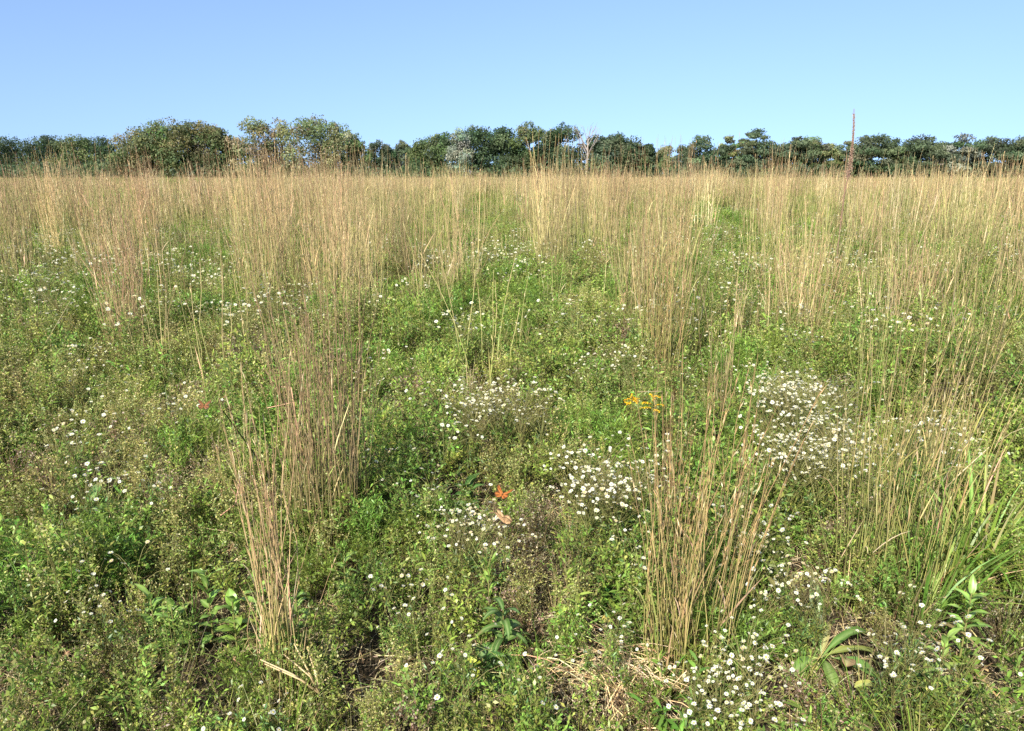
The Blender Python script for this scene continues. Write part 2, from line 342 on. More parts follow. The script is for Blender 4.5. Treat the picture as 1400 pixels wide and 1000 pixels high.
# ------------------------------------------------------------------ stuff: points that carry shapes (geometry nodes)
def proto_coll(name, meshes):
    c = bpy.data.collections.new(name)
    for i, me in enumerate(meshes):
        o = bpy.data.objects.new('%s_shape_%03d' % (name, i), me); c.objects.link(o)
    return c
def stuff(name, coll, pos, rot, scl, idx, label, cat):
    me = bpy.data.meshes.new(name); me.vertices.add(len(pos)); me.vertices.foreach_set('co', np.asarray(pos, np.float32).ravel())
    for nm, ty, dat, key in (('rot', 'FLOAT_VECTOR', rot, 'vector'), ('scl', 'FLOAT', scl, 'value'), ('idx', 'INT', idx, 'value')):
        a = me.attributes.new(nm, ty, 'POINT'); a.data.foreach_set(key, np.asarray(dat, np.int32 if ty == 'INT' else np.float32).ravel())
    o = obj(name, me); tag(o, label, cat, kind='stuff')
    ng = bpy.data.node_groups.new(name, 'GeometryNodeTree')
    ng.interface.new_socket('Geometry', in_out='INPUT', socket_type='NodeSocketGeometry'); ng.interface.new_socket('Geometry', in_out='OUTPUT', socket_type='NodeSocketGeometry')
    n = ng.nodes; l = ng.links
    gi = n.new('NodeGroupInput'); go = n.new('NodeGroupOutput'); ip = n.new('GeometryNodeInstanceOnPoints')
    ci = n.new('GeometryNodeCollectionInfo'); ci.inputs['Collection'].default_value = coll; ci.inputs['Separate Children'].default_value = True; ci.inputs['Reset Children'].default_value = True
    def na(nm, t):
        x = n.new('GeometryNodeInputNamedAttribute'); x.data_type = t; x.inputs['Name'].default_value = nm; return x.outputs['Attribute']
    er = n.new('FunctionNodeEulerToRotation')
    l.new(na('rot', 'FLOAT_VECTOR'), er.inputs[0]); l.new(er.outputs[0], ip.inputs['Rotation'])
    l.new(gi.outputs[0], ip.inputs['Points']); l.new(ci.outputs[0], ip.inputs['Instance']); ip.inputs['Pick Instance'].default_value = True
    l.new(na('idx', 'INT'), ip.inputs['Instance Index']); l.new(na('scl', 'FLOAT'), ip.inputs['Scale'])
    l.new(ip.outputs[0], go.inputs[0])
    md = o.modifiers.new('scatter', 'NODES'); md.node_group = ng
    return o
def strips(bands, rg):
    """random ground points; bands of (y0, y1, per square metre)"""
    out = []
    for y0, y1, dn in bands:
        hw = .80*y1+1.6; n = int(2*hw*(y1-y0)*dn)
        x = rg.uniform(-hw, hw, n); y = rg.uniform(y0, y1, n)
        k = np.abs(x) < .80*y+1.6; out.append(np.c_[x[k], y[k]])
    return np.concatenate(out)
def blob(px, py, rx, ry, z=.25):
    """ellipse on the ground from a spot of the photograph"""
    c = at(px, py, z); e = at(px+rx, py, z); a = at(px, py-ry, z); b = at(px, py+ry, z)
    return c[0], (a[1]+b[1])/2, e[0]-c[0], (a[1]-b[1])/2
def inblob(B, x, y):
    cx, cy, rx, ry = B; return np.exp(-(((x-cx)/rx)**2+((y-cy)/ry)**2)*.9)

# species of the low cover
weeds = []
SP = {}
def reg(key, meshes): SP[key] = list(range(len(weeds), len(weeds)+len(meshes))); weeds.extend(meshes)
reg('fine', [weed_fine(100+i, rg_h, 15, 330, (.014, .034), .010, cols=(G_MID, G_YEL, G_BRI), w=(.45, .3, .25), spread=.85) for i, rg_h in enumerate((.30, .36, .42, .34, .38))])
reg('yellow', [weed_fine(120+i, h, 16, 270, (.008, .019), .0070, (G_YEL, G_OLV, (.34, .33, .10)), (.5, .25, .25), (.28, .26, .09), 210, (.42, .40, .15), .75) for i, h in enumerate((.36, .44, .40, .32))])
reg('leafy', [weed_leafy(140+i, h, 5, 70, (.035, .08), .21) for i, h in enumerate((.26, .34, .30))])
def weed_upright(seed, H=.42, ns=7, cols=(G_YEL, G_MID, G_BRI), w=(.5, .25, .25)):
    rg = np.random.default_rng(seed); m = MB(); t = np.linspace(0, 1, 5)[None, :, None]
    b = np.c_[rg.normal(0, .035, ns), rg.normal(0, .035, ns), np.zeros(ns)]; d = np.c_[rg.normal(0, .12, ns), rg.normal(0, .12, ns), np.ones(ns)]*(H*rg.uniform(.55, 1.1, ns))[:, None]
    st = b[:, None]+d[:, None]*t+np.c_[rg.normal(0, .02, (ns, 2)), np.zeros(ns)][:, None]*np.sin(t*2.6)
    m.tubes(st, np.linspace(.0021, .0009, 5)[None], (.30, .29, .10))
    nl = ns*30; P, D = along(st, rg, nl, .12, 1.0); az = rg.uniform(0, 6.28, nl)
    dd = unit(np.c_[np.cos(az), np.sin(az), rg.uniform(.25, 1.3, nl)])
    m.leaves(P, dd, rg.uniform(.014, .036, nl), rg.uniform(.005, .009, nl), mixc(cols, w, nl, rg), rg, droop=.25)
    nd = ns*26; P, D = along(st, rg, nd, .72, 1.0); m.leaves(P+rg.normal(0, .008, P.shape), rg.normal(0, 1, P.shape)+np.array([0, 0, .8]), rg.uniform(.006, .012, nd), rg.uniform(.005, .009, nd), mixc(((.40, .40, .13), G_YEL, (.46, .42, .20)), (.4, .4, .2), nd, rg), rg, droop=0)
    return m.mesh('upright_weed', M_LEAF)
reg('upright', [weed_upright(180+i, h, n) for i, (h, n) in enumerate(((.42, 7), (.48, 6), (.38, 9), (.44, 8)))])
reg('broad', [weed_leafy(150+i, h, 4, 34, (.05, .10), .38, (G_DRK, G_MID), (.5, .5)) for i, h in enumerate((.16, .2))])
reg('dry', [weed_fine(160+i, h, 16, 170, (.007, .017), .0055, (T_BRN, T_GRY, G_OLV), (.35, .3, .35), T_BRN, 150, (.32, .25, .16)) for i, h in enumerate((.30, .36, .32))])
reg('feather', [weed_fine(170+i, h, 20, 480, (.016, .036), .0052, (G_BRI, G_MID), (.55, .45), G_MID, 0) for i, h in enumerate((.32, .38))])
NW = len(weeds)
grass = [grass_tuft(200+i) for i in range(4)]+[grass_tuft(210+i, 34, .46, .0034, (G_OLV, T_TAN, T_PAL, G_YEL), (.3, .3, .2, .2), .3, .35) for i in range(3)]+[grass_tuft(220+i, 60, .16, .003, (G_BRI, G_MID), (.5, .5), .8, .4, .07) for i in range(2)]

sr = np.random.default_rng(77)
pts = strips([(.55, 3, 112), (3, 6, 84), (6, 10, 52), (10, 18, 34), (18, 35, 15), (35, 75, 3.2)], sr)
X, Y = pts.T
keys = list(SP)
W = {k: np.full(len(X), .02) for k in keys}
W['fine'] += .55*smooth(.35, .7, vnoise(X, Y, .55, 3))+.3+.3*(1-smooth(2, 4, Y))
W['yellow'] += 1.1*smooth(.45, .75, vnoise(X, Y, .6, 4))
W['leafy'] += .1+.8*smooth(.5, .8, vnoise(X, Y, .45, 5))
W['broad'] += .5*smooth(.62, .85, vnoise(X, Y, .35, 6))
W['dry'] += .45*smooth(.6, .82, vnoise(X, Y, .5, 7))
W['upright'] += .22+.9*smooth(.42, .72, vnoise(X, Y, .5, 9))
W['feather'] += .8*smooth(.6, .85, vnoise(X, Y, .5, 8))
SPOTS = [  # what grows where: photo position, radii, kind, strength
 (330, 460, 40, 40, 'yellow', 4), (160, 590, 70, 40, 'yellow', 3), (760, 640, 50, 50, 'yellow', 5), (250, 690, 40, 40, 'yellow', 2), (530, 850, 60, 70, 'yellow', 1.5),
 (950, 400, 60, 30, 'feather', 3), (460, 690, 50, 30, 'feather', 4), (690, 430, 60, 35, 'feather', 3), (1030, 520, 40, 40, 'feather', 3), (840, 590, 50, 40, 'feather', 3), (250, 370, 40, 30, 'feather', 4), (990, 310, 70, 20, 'feather', 4),
 (700, 480, 70, 40, 'fine', 3), (1290, 720, 60, 70, 'leafy', 3), (1320, 860, 50, 60, 'leafy', 2), (900, 880, 50, 40, 'leafy', 3), (620, 800, 60, 40, 'leafy', 1.5), (1000, 830, 60, 40, 'leafy', 2),
 (120, 690, 45, 35, 'broad', 5), (330, 810, 70, 40, 'broad', 1.5), (640, 650, 25, 20, 'broad', 3), (700, 860, 40, 40, 'broad', 1.5),
 (720, 700, 45, 30, 'dry', 5), (90, 620, 40, 25, 'dry', 3), (240, 640, 40, 25, 'dry', 1.5), (830, 920, 60, 30, 'dry', 3), (550, 880, 50, 40, 'dry', 1.2), (280, 520, 20, 50, 'dry', 4), (640, 510, 40, 20, 'dry', 3), (200, 880, 30, 24, 'dry', 1.5), (90, 560, 60, 50, 'upright', 2), (250, 700, 60, 60, 'upright', 2), (110, 830, 70, 60, 'upright', 2)]
for px, py, rx, ry, k, s in SPOTS: W[k] += s*inblob(blob(px, py, rx, ry), X, Y)
tot = sum(W.values()); cum = np.cumsum(np.stack([W[k]/tot for k in keys]), 0); u = sr.random(len(X))
ch = (u[None] > cum).sum(0).clip(0, len(keys)-1)
idx = np.array([SP[keys[c]][sr.integers(len(SP[keys[c]]))] for c in ch])
# holes in the cover: bare places near the feet
BARE = [(1135, 900, 55, 30), (1130, 940, 50, 30), (1140, 885, 50, 25), (820, 925, 60, 22), (200, 885, 40, 30), (270, 530, 22, 30), (85, 625, 40, 20), (295, 880, 30, 22), (1190, 600, 1, 1), (230, 640, 20, 14), (735, 705, 25, 18), (560, 900, 30, 30)]
bare = np.zeros(len(X))
for b in BARE: bare = np.maximum(bare, inblob(blob(*b, z=.1), X, Y)*1.0)
bare = np.maximum(bare, .55*smooth(.78, .88, vnoise(X, Y, .38, 11))*(Y < 9))
keep = sr.random(len(X)) > bare
hmap = .72+.42*smooth(1.2, 5.5, Y)+.5*(vnoise(X, Y, .6, 12)-.5)
for b in ((1100, 575, 75, 75), (835, 650, 60, 50), (655, 720, 45, 35), (690, 552, 90, 28), (1010, 900, 70, 36)): hmap *= 1-.28*np.clip(inblob(blob(*b), X, Y)*1.3, 0, 1)
for px, py in ((208, 835), (235, 838), (283, 800), (318, 830), (350, 800), (405, 825), (470, 765), (688, 845), (668, 785), (125, 700), (90, 735), (640, 660), (1242, 905), (1270, 935), (1325, 830), (1290, 890), (915, 835), (646, 908), (660, 912), (1148, 800)):
    hmap *= 1-.5*np.clip(inblob(blob(px, py+22, 24, 26, z=.15), X, Y)*1.3, 0, 1)
for px, py in ((1125, 900), (1130, 915), (1130, 945), (1175, 920), (830, 940), (860, 930)): hmap *= 1-.6*np.clip(inblob(blob(px, py, 50, 30, z=.05), X, Y)*1.4, 0, 1)
scl = hmap*sr.uniform(.72, 1.2, len(X))*(1+.35*smooth(15, 40, Y)+.5*smooth(40, 75, Y))
scl *= 1-.35*np.clip(bare, 0, 1)
def rots(n, tilt=.16): return np.c_[sr.normal(0, tilt, n), sr.normal(0, tilt, n), sr.uniform(0, 2*np.pi, n)]
P3 = np.c_[X, Y, ground_z(X, Y)-.005][keep]
stuff('weeds', proto_coll('weeds', weeds), P3, rots(len(P3)), scl[keep], idx[keep], 'low green and yellowish leafy weeds covering the whole meadow floor', 'weeds')

pts = strips([(.55, 3, 42), (3, 6, 30), (6, 10, 20), (10, 18, 14), (18, 35, 9), (35, 80, 3)], sr); X, Y = pts.T
gw = .25+.75*smooth(.45, .75, vnoise(X, Y, .7, 21)); tanw = smooth(5, 22, Y)*.6+.12
for b in ((1310, 690, 60, 60), (900, 890, 40, 30), (560, 950, 200, 20), (1120, 420, 60, 40), (600, 300, 200, 40)): gw = np.maximum(gw, inblob(blob(*b), X, Y))
k = sr.random(len(X)) < gw; X, Y, tanw = X[k], Y[k], tanw[k]
t = sr.random(len(X)); idx = np.where(t < tanw, sr.integers(4, 7, len(X)), np.where(sr.random(len(X)) < .3, sr.integers(7, 9, len(X)), sr.integers(0, 4, len(X))))
stuff('grass', proto_coll('grass', grass), np.c_[X, Y, ground_z(X, Y)-.005], rots(len(X), .12), sr.uniform(.6, 1.15, len(X))*(.75+.3*smooth(1.5, 5, Y))*(1+.5*smooth(20, 50, Y)), idx, 'short green and straw coloured grass tufts growing among the weeds', 'grass')

pts = strips([(.5, 3, 30), (3, 6, 18), (6, 10, 6)], sr); X, Y = pts.T
stuff('dead_litter', proto_coll('dead_litter', [litter_shape(300+i) for i in range(4)]), np.c_[X, Y, ground_z(X, Y)], rots(len(X), .05), sr.uniform(.7, 1.2, len(X)), sr.integers(0, 4, len(X)), 'dead brown stems and dry leaves lying on the soil under the weeds', 'litter')

# far tall grass as one mass
GT = (.24, .28, .07); GY = (.34, .33, .11)
far = [tall_clump(400+i, 24, h, .24, .08, r0=.0054, leafn=20, K=5, joined=True, headdens=2, low=lw, mid=mc, top=tc) for i, (h, lw, mc, tc) in enumerate(((1.15, GT, T_TAN, T_RED), (1.25, GT, GY, (.5, .36, .17)), (1.0, GT, T_OLV, T_TAN), (1.15, T_OLV, T_PAL, T_TAN), (1.25, GT, T_TAN, T_RED), (1.1, GT, GY, (.48, .37, .17))))]
far2 = [tall_clump(420+i, 22, h, .42, .08, r0=.0115, leafn=12, K=4, joined=True, headdens=1, low=lw, mid=mc, top=tc) for i, (h, lw, mc, tc) in enumerate(((1.1, GT, T_TAN, T_RED), (1.15, GT, GY, (.5, .36, .17)), (1.0, GT, T_OLV, T_TAN), (1.15, T_OLV, T_PAL, T_TAN)))]
thin = [tall_clump(440+i, 9, h, .2, .05, r0=.0034, leafn=8, K=6, joined=True, headdens=3, low=lw, mid=mc, top=tc) for i, (h, lw, mc, tc) in enumerate(((.95, GT, T_TAN, T_RED), (1.05, GT, GY, T_TAN), (.85, GT, T_OLV, T_TAN), (1.0, T_OLV, T_PAL, T_TAN)))]
pts = strips([(14, 20, 1.2), (20, 36, 1.9), (36, 60, 2.0), (60, 100, 1.0), (100, 143, .5)], sr); X, Y = pts.T
cov = smooth(.38, .62, .6*vnoise(X, Y, 2.6, 31)+.4*vnoise(X, Y, 1.0, 32)); cov = np.maximum(cov, .75*smooth(24, 42, Y))*(.35+.65*smooth(13, 20, Y))
# pale open strip of short grass on the far left, green islands in the middle
for b, s in (((150, 268, 110, 14), .9), ((130, 285, 120, 22), .75), ((1255, 278, 120, 22), .75), ((660, 305, 80, 25), .6), ((990, 300, 70, 14), .8), ((650, 300, 50, 25), .5), ((1200, 305, 60, 10), .6)): cov *= 1-s*np.clip(inblob(blob(*b, z=.3), X, Y)*1.2, 0, 1)
k = sr.random(len(X)) < cov; X, Y = X[k], Y[k]
idx = np.where(Y > 36, 6+sr.integers(0, 4, len(X)), sr.integers(0, 6, len(X)))
tp_ = strips([(4.6, 7, 1.7), (7, 15, 3.0), (15, 26, 2.0)], sr); tk = sr.random(len(tp_)) < .22+.78*smooth(.42, .7, vnoise(tp_[:, 0], tp_[:, 1], 1.5, 35))
for b, s_ in (((990, 310, 70, 20), .9), ((250, 400, 60, 40), .8), ((690, 430, 120, 60), .7), ((1110, 560, 90, 60), .8), ((1255, 290, 110, 25), .7), ((660, 310, 80, 30), .6)): tk &= sr.random(len(tp_)) > s_*inblob(blob(*b, z=.3), *tp_.T)
X = np.r_[X, tp_[tk, 0]]; Y = np.r_[Y, tp_[tk, 1]]; idx = np.r_[idx, 10+sr.integers(0, 4, tk.sum())]
hn = vnoise(X, Y, 3.5, 33)
stuff('tall_grass', proto_coll('tall_grass', far+far2+thin), np.c_[X, Y, ground_z(X, Y)], rots(len(X), .05), (.78+.46*hn)*sr.uniform(.74, 1.16, len(X))*(1.34-.62*smooth(24, 62, Y))*np.where(idx > 9, .82, 1), idx, 'distant mass of tall tan and reddish bunch grass in front of the trees', 'tall grass')

# white flowers too far to tell apart
pts = strips([(5, 10, 10), (10, 18, 8), (18, 35, 3)], sr); X, Y = pts.T
fw = 1.0*smooth(.50, .72, vnoise(X, Y, .9, 41))
FAR_FLOWERS = [(250, 420, 60, 20), (110, 430, 55, 25), (650, 375, 60, 20), (1000, 335, 70, 16), (1190, 300, 40, 10), (1180, 370, 60, 16), (420, 300, 30, 25), (590, 365, 20, 10), (80, 350, 40, 20)]
for b in FAR_FLOWERS: fw = np.maximum(fw, 1.0*inblob(blob(*b, z=.35), X, Y))
k = sr.random(len(X)) < fw*.8; X, Y = X[k], Y[k]
stuff('white_flowers', proto_coll('white_flowers', [daisy_shape(500+i, .38, 12, True, .0095) for i in range(4)]), np.c_[X, Y, ground_z(X, Y)], rots(len(X), .1), sr.uniform(1.2, 1.6, len(X)), sr.integers(0, 4, len(X)), 'sprinkling of tiny white daisies in the distant part of the meadow', 'flowers')

# ------------------------------------------------------------------ tall grass clumps that stand apart
def place_clump(pair, loc, label, group, rz=0, s=1.0, sz=None):
    t = thing('tall_grass_clump', label, 'grass clump', loc, group, rz, s)
    if sz: t.scale = (s, s, sz)
    obj('stalks', pair[0], t); obj('leaves', pair[1], t); return t
GT = (.27, .31, .08)
HERO = [  # px, base py, top py, rad, fan, lean x, stalks, colours(low,mid,top), label
 (385, 915, 560, 0.05, 0.02, -0.005, 42, (T_OLV, (.50, .38, .18), (.48, .33, .16)), 'thin sparse clump of reddish brown stalks nearest the lower left corner'),
 (450, 725, 405, 0.16, 0.03, 0.000, 150, (T_OLV, (.56, .44, .20), (.54, .38, .19)), 'wide dense tan grass clump right of the yellowish thin stalks, mid left'),
 (328, 690, 560, 0.112, 0.032, -0.013, 26, ((.30, .31, .08), (.36, .33, .10), T_TAN), 'thin yellow green grass stalks standing just left of a wide tan clump'),
 (938, 885, 545, 0.125, 0.068, 0.009, 90, (T_OLV, (.45, .34, .14), (.45, .29, .13)), 'big tan grass clump fanning up between two white daisy patches'),
 (915, 700, 530, 0.037, 0.016, -0.009, 22, (T_TAN, T_TAN, (.42, .22, .10)), 'narrow bundle of reddish stalks rising behind the big fanning clump'),
 (1160, 800, 480, 0.062, 0.048, 0.013, 18, (T_OLV, (.42, .34, .12), T_TAN), 'few thin olive stalks standing alone beside the dense daisy patch'),
 (1222, 790, 420, 0.17, 0.064, 0.054, 50, (T_OLV, (.45, .36, .13), (.48, .33, .15)), 'broad yellowish grass clump leaning outward near the right edge'),
 (1285, 700, 440, 0.125, 0.064, 0.068, 22, (T_OLV, (.48, .38, .15), T_TAN), 'sparse pale grass clump leaning right behind the broad yellowish clump'),
 (178, 487, 285, 0.138, 0.040, -0.009, 110, ((.40, .34, .14), (.52, .38, .19), (.50, .31, .165)), 'isolated reddish tan grass clump above green weeds, left side'),
 (900, 520, 235, 0.150, 0.040, 0.000, 80, (T_OLV, (.45, .34, .14), (.45, .29, .13)), 'tallest tan grass column behind the two yellow goldenrods'),
 (980, 590, 400, 0.088, 0.040, 0.000, 20, (T_OLV, T_TAN, T_TAN), 'few straight straw stalks right of the yellow goldenrods'),
 (1085, 480, 320, 0.275, 0.072, 0.009, 130, ((.2, .26, .06), T_TAN, (.47, .31, .15)), 'bushy grass clump with blue green base behind the dense daisy patch'),
 (415, 560, 420, 0.125, 0.040, 0.000, 30, (T_OLV, T_TAN, T_RED), 'short reddish stalks just behind the wide dense tan clump'),
 (755, 400, 255, 0.200, 0.040, 0.000, 90, (T_OLV, (.43, .35, .14), T_TAN), 'straw grass clump in mid meadow left of the tallest grass column'),
 (545, 400, 235, 0.188, 0.036, 0.000, 80, (T_OLV, (.43, .34, .14), T_TAN), 'straw grass clump in mid meadow right of a reddish one'),
 (490, 415, 225, 0.188, 0.036, 0.000, 80, (T_OLV, T_TAN, T_RED), 'reddish straw grass clump in mid meadow, taller than its neighbour'),
 (505, 445, 225, .20, .03, .0, 60, (T_OLV, T_TAN, (.50, .34, .17)), 'loose tall grass column rising behind the wide dense tan clump'),
 (455, 455, 245, .18, .03, .0, 50, (GT, T_TAN, (.50, .34, .17)), 'tall wispy grass directly above the wide dense tan clump, left of a loose column'),
 (360, 440, 270, .16, .03, .0, 30, (GT, (.42, .37, .13), T_TAN), 'wispy yellowish grass stalks above the thin yellow green stalks'),
 (870, 470, 225, .16, .03, .0, 60, (T_OLV, T_TAN, (.48, .33, .16)), 'tan grass clump leaning on the left of the tallest column'),
 (1010, 500, 340, .10, .03, .0, 16, (GT, T_TAN, T_TAN), 'few wispy stalks between the tallest column and bushy clump'),
 (1330, 560, 330, .16, .04, .01, 22, (GT, (.44, .38, .14), T_TAN), 'tall wispy grass at the right edge behind leaning pale grass'),
 (1200, 560, 370, .14, .04, .01, 18, (GT, (.44, .38, .14), T_TAN), 'tall wispy grass behind the broad yellowish leaning clump'),
 (620, 430, 300, .14, .03, .0, 22, (GT, (.42, .37, .13), T_TAN), 'few pale stalks in the green centre of the meadow'),
 (80, 365, 222, .16, .03, .0, 70, (T_TAN, (.50, .34, .17), (.50, .30, .16)), 'pinkish tan grass clump at the left edge in front of the pale strip'),
]
for k, (px, by, ty, rad, fan, lean, n, cc, lab) in enumerate(HERO):
    p = at(px, by, .12); Hh = at_dist(px, ty, p[1])[2]; gz = float(ground_z(p[0], p[1]))
    pair = tall_clump(700+k, n, (Hh*.98-gz)*1.12, rad, fan, (lean, 0), *cc, leafn=min(int(n*1.7), 110))
    place_clump(pair, (p[0], p[1], gz), lab, 'tall grass clumps standing apart in the meadow')
GT = (.24, .28, .07)
mids = [tall_clump(740+i, n, 1.42, rad, .06, (0, 0), *cc, leafn=int(n*.8), r0=.0042, headdens=3) for i, (n, rad, cc) in enumerate((
    (30, .22, (GT, T_TAN, T_RED)), (28, .26, (GT, (.43, .36, .14), T_TAN)), (36, .17, (T_OLV, (.50, .36, .18), (.50, .31, .165))), (26, .28, (GT, T_OLV, (.5, .36, .17))),
    (34, .22, (GT, (.37, .34, .12), (.47, .38, .17))), (22, .17, (T_OLV, T_PAL, T_TAN)), (30, .25, (GT, T_OLV, T_TAN)), (38, .2, (T_OLV, T_TAN, (.46, .29, .14)))))]
BOX = [(-70, 56, 305, 430, 13, 0), (56, 135, 300, 352, 10, 1), (135, 205, 300, 390, 8, 1), (205, 400, 285, 345, 24, 1), (320, 400, 345, 420, 5, 1), (380, 470, 300, 430, 14, 1), (470, 600, 295, 400, 22, 2), (560, 640, 380, 440, 3, 2), (600, 730, 280, 335, 10, 2), (720, 800, 300, 385, 10, 2),
       (800, 860, 300, 375, 8, 2), (860, 935, 320, 500, 13, 3), (930, 1040, 262, 290, 9, 3), (1040, 1150, 300, 450, 13, 3), (1150, 1250, 285, 360, 8, 4), (1180, 1340, 350, 480, 12, 4), (1250, 1344, 285, 350, 8, 4), (1344, 1470, 300, 480, 17, 5)]
MIDLAB = ['straw grass clump at the far left edge of the meadow', 'reddish straw grass clump in the broken belt below the round brown green trees',
          'straw grass clump in the mid meadow belt below the gap between the trees', 'straw grass clump around the bright green weed island, right of centre',
          'yellowish straw grass clump in the belt below the tall red spike', 'straw grass clump at the far right edge of the meadow']
for x0, x1, y0, y1, n, z in BOX:
    for _ in range(n):
        px, py = sr.uniform(x0, x1), sr.uniform(y0, y1); p = at(px, py, .25); g = float(ground_z(p[0], p[1])); p = at(px, py, .15+g); g = float(ground_z(p[0], p[1]))
        kk = sr.choice([0, 2, 7, 3, 2] if z in (0, 1) else [0, 1, 3, 4, 5, 6, 7])
        s = sr.uniform(.9, 1.1)
        place_clump(mids[kk], (p[0], p[1], g), MIDLAB[z], 'tall grass clumps, zone %s' % ['far left', 'left', 'middle', 'right of centre', 'right', 'far right'][z], sr.uniform(0, 6.28), s, s*sr.uniform(.74, 1.08)*(.80+.56*float(smooth(5.5, 13, p[1]))))

# ------------------------------------------------------------------ white daisies one by one
dz = [daisy_shape(800+i, h, nh) for i, (h, nh) in enumerate(((.40, 13), (.44, 15), (.36, 8), (.42, 14), (.34, 6), (.38, 4)))]
def place_daisy(k, x, y, s, label, group):
    me, heads = dz[k]
    o = obj('white_daisy', me, None, (x, y, float(ground_z(x, y)))); o.rotation_euler = (sr.normal(0, .08), sr.normal(0, .08), sr.uniform(0, 6.28)); o.scale = (s, s, s)
    tag(o, label, 'wildflower', group)
    for p, hm in heads: obj('flower_head', hm, o, Vector(p))
PATCH = [ # px, py, rx, ry, plants, kinds, label
 (1095, 540, 60, 26, 32, (0, 1, 3), 'white daisy plant in the upper half of the densest patch on the right'),
 (1105, 610, 65, 35, 34, (0, 1, 3), 'white daisy plant in the lower half of the densest patch on the right'),
 (835, 650, 52, 40, 18, (0, 1, 3), 'white daisy plant in the patch left of the big fanning grass clump'),
 (655, 720, 40, 28, 9, (0, 2, 3), 'white daisy plant in the small patch beside the orange butterflies'),
 (690, 552, 80, 22, 20, (0, 1, 3), 'white daisy plant in the wide thin patch left of the goldenrods'),
 (1000, 905, 55, 26, 11, (0, 1, 2), 'white daisy plant in the bottom patch left of the long leaved rosette'),
 (1090, 775, 40, 20, 8, (0, 2), 'white daisy plant in the small tuft below the densest patch'),
 (1255, 840, 60, 40, 9, (2, 4), 'small white daisy plant near the lower right corner'),
 (140, 790, 70, 50, 5, (4, 5), 'sparse white daisy plant in the lower left corner among yellowish weeds'),
 (555, 785, 35, 20, 4, (4, 5), 'small white daisy plant below the small patch, bottom centre left'),
 (835, 830, 35, 22, 4, (4, 5), 'small white daisy plant just left of the foot of the big fanning clump'),
 (1290, 570, 50, 40, 10, (2, 4, 0), 'white daisy plant behind the broad yellowish leaning clump'),
 (105, 640, 50, 30, 4, (4, 5), 'white daisy plant above the dark broad leaved weed on the left'),
 (340, 925, 40, 16, 3, (5, 5), 'white daisy plant beside the pale bent straws at the bottom'),
 (820, 480, 45, 22, 9, (2, 4, 0), 'white daisy plant in the loose group behind the goldenrods'),
 (505, 480, 30, 22, 6, (2, 4), 'white daisy plant behind the wide dense tan clump'),
 (90, 560, 40, 30, 6, (2, 4), 'white daisy plant at the left edge below the reddish clump'),
 (250, 540, 20, 16, 4, (4, 2), 'white daisy plant just left of the flying butterfly'),
 (870, 715, 20, 30, 4, (4, 5), 'white daisy plant touching the left side of the big fanning clump'),
 (700, 880, 150, 50, 7, (5, 5), 'single headed white daisy plant scattered along the bottom edge'),
 (165, 500, 80, 40, 8, (2, 4), 'white daisy plant in the loose scatter around the foot of the reddish clump'),
 (160, 610, 80, 30, 5, (4, 5), 'white daisy plant scattered among yellowish weeds at the left, above the broad leaved weeds'),
 (560, 620, 60, 40, 5, (4, 5), 'white daisy plant between the wide dense tan clump and the butterflies'),
 (960, 470, 50, 40, 6, (2, 4), 'white daisy plant right of the tallest grass column'),
 (1040, 690, 50, 30, 8, (2, 4), 'white daisy plant between the big fanning clump and thin olive stalks'),
]
for px, py, rx, ry, n, ks, lab in PATCH:
    for _ in range(int(n*1.35+.5)):
        a, r = sr.uniform(0, 6.28), math.sqrt(sr.random()); p = at(px+rx*r*math.cos(a), py+ry*r*math.sin(a), .3); nearf = .80+.24*float(smooth(1.9, 3.4, p[1])); p = at(px+rx*r*math.cos(a), py+ry*r*math.sin(a), .44*nearf)
        place_daisy(int(sr.choice(ks)), p[0], p[1], nearf*sr.uniform(.92, 1.2), lab, 'daisies: '+lab.split(' in the ')[-1].split(' plant ')[-1])

# ------------------------------------------------------------------ goldenrod
def goldenrod(px, py, label, seed):
    rg = np.random.default_rng(seed); p = at(px, py, .52)
    t = thing('goldenrod', label, 'wildflower', (p[0], p[1], float(ground_z(p[0], p[1]))), 'two yellow goldenrods')
    H = .54; s = np.linspace(0, 1, 6)[None, :, None]
    st = np.array([.02, 0, H])*s+np.array([.015, 0, 0])*np.sin(s*3); m = MB(); m.tubes(st, np.linspace(.003, .0012, 6)[None], G_OLV); obj('stem', m.mesh('stem', M_LEAF), t)
    n = 40; P, D = along(st, rg, n, .1, .85); a = rg.uniform(0, 6.28, n); m = MB()
    m.leaves(P, np.c_[np.cos(a), np.sin(a), rg.uniform(.2, .8, n)], rg.uniform(.03, .06, n), rg.uniform(.007, .012, n), mixc((G_MID, G_BRI), (.6, .4), n, rg), rg); obj('leaves', m.mesh('leaves', M_LEAF), t)
    m = MB(); nb = 9; a = rg.uniform(0, 6.28, nb); q = np.linspace(0, 1, 5)[None, :, None]
    b = st[0, -1]-np.array([0, 0, 1])*rg.uniform(0, .07, nb)[:, None]
    pl = b[:, None]+np.c_[np.cos(a), np.sin(a), np.full(nb, .45)][:, None]*q*rg.uniform(.03, .06, nb)[:, None, None]-np.array([0, 0, .022])*q**2
    m.tubes(pl, .0007, (.4, .33, .05)); n = 420; P, D = along(pl, rg, n, .15, 1)
    m.leaves(P, rg.normal(0, 1, P.shape)+np.array([0, 0, 1]), rg.uniform(.004, .008, n), rg.uniform(.003, .006, n), mixc(((.80, .52, .02), (.72, .40, .015)), (.6, .4), n, rg, .12), rg, mid=.6)
    obj('flower_plume', m.mesh('flower_plume', M_PETAL), t)
goldenrod(857, 546, 'yellow goldenrod, the left and larger one of the pair', 11)
goldenrod(886, 551, 'orange yellow goldenrod, the right and smaller one of the pair', 12)

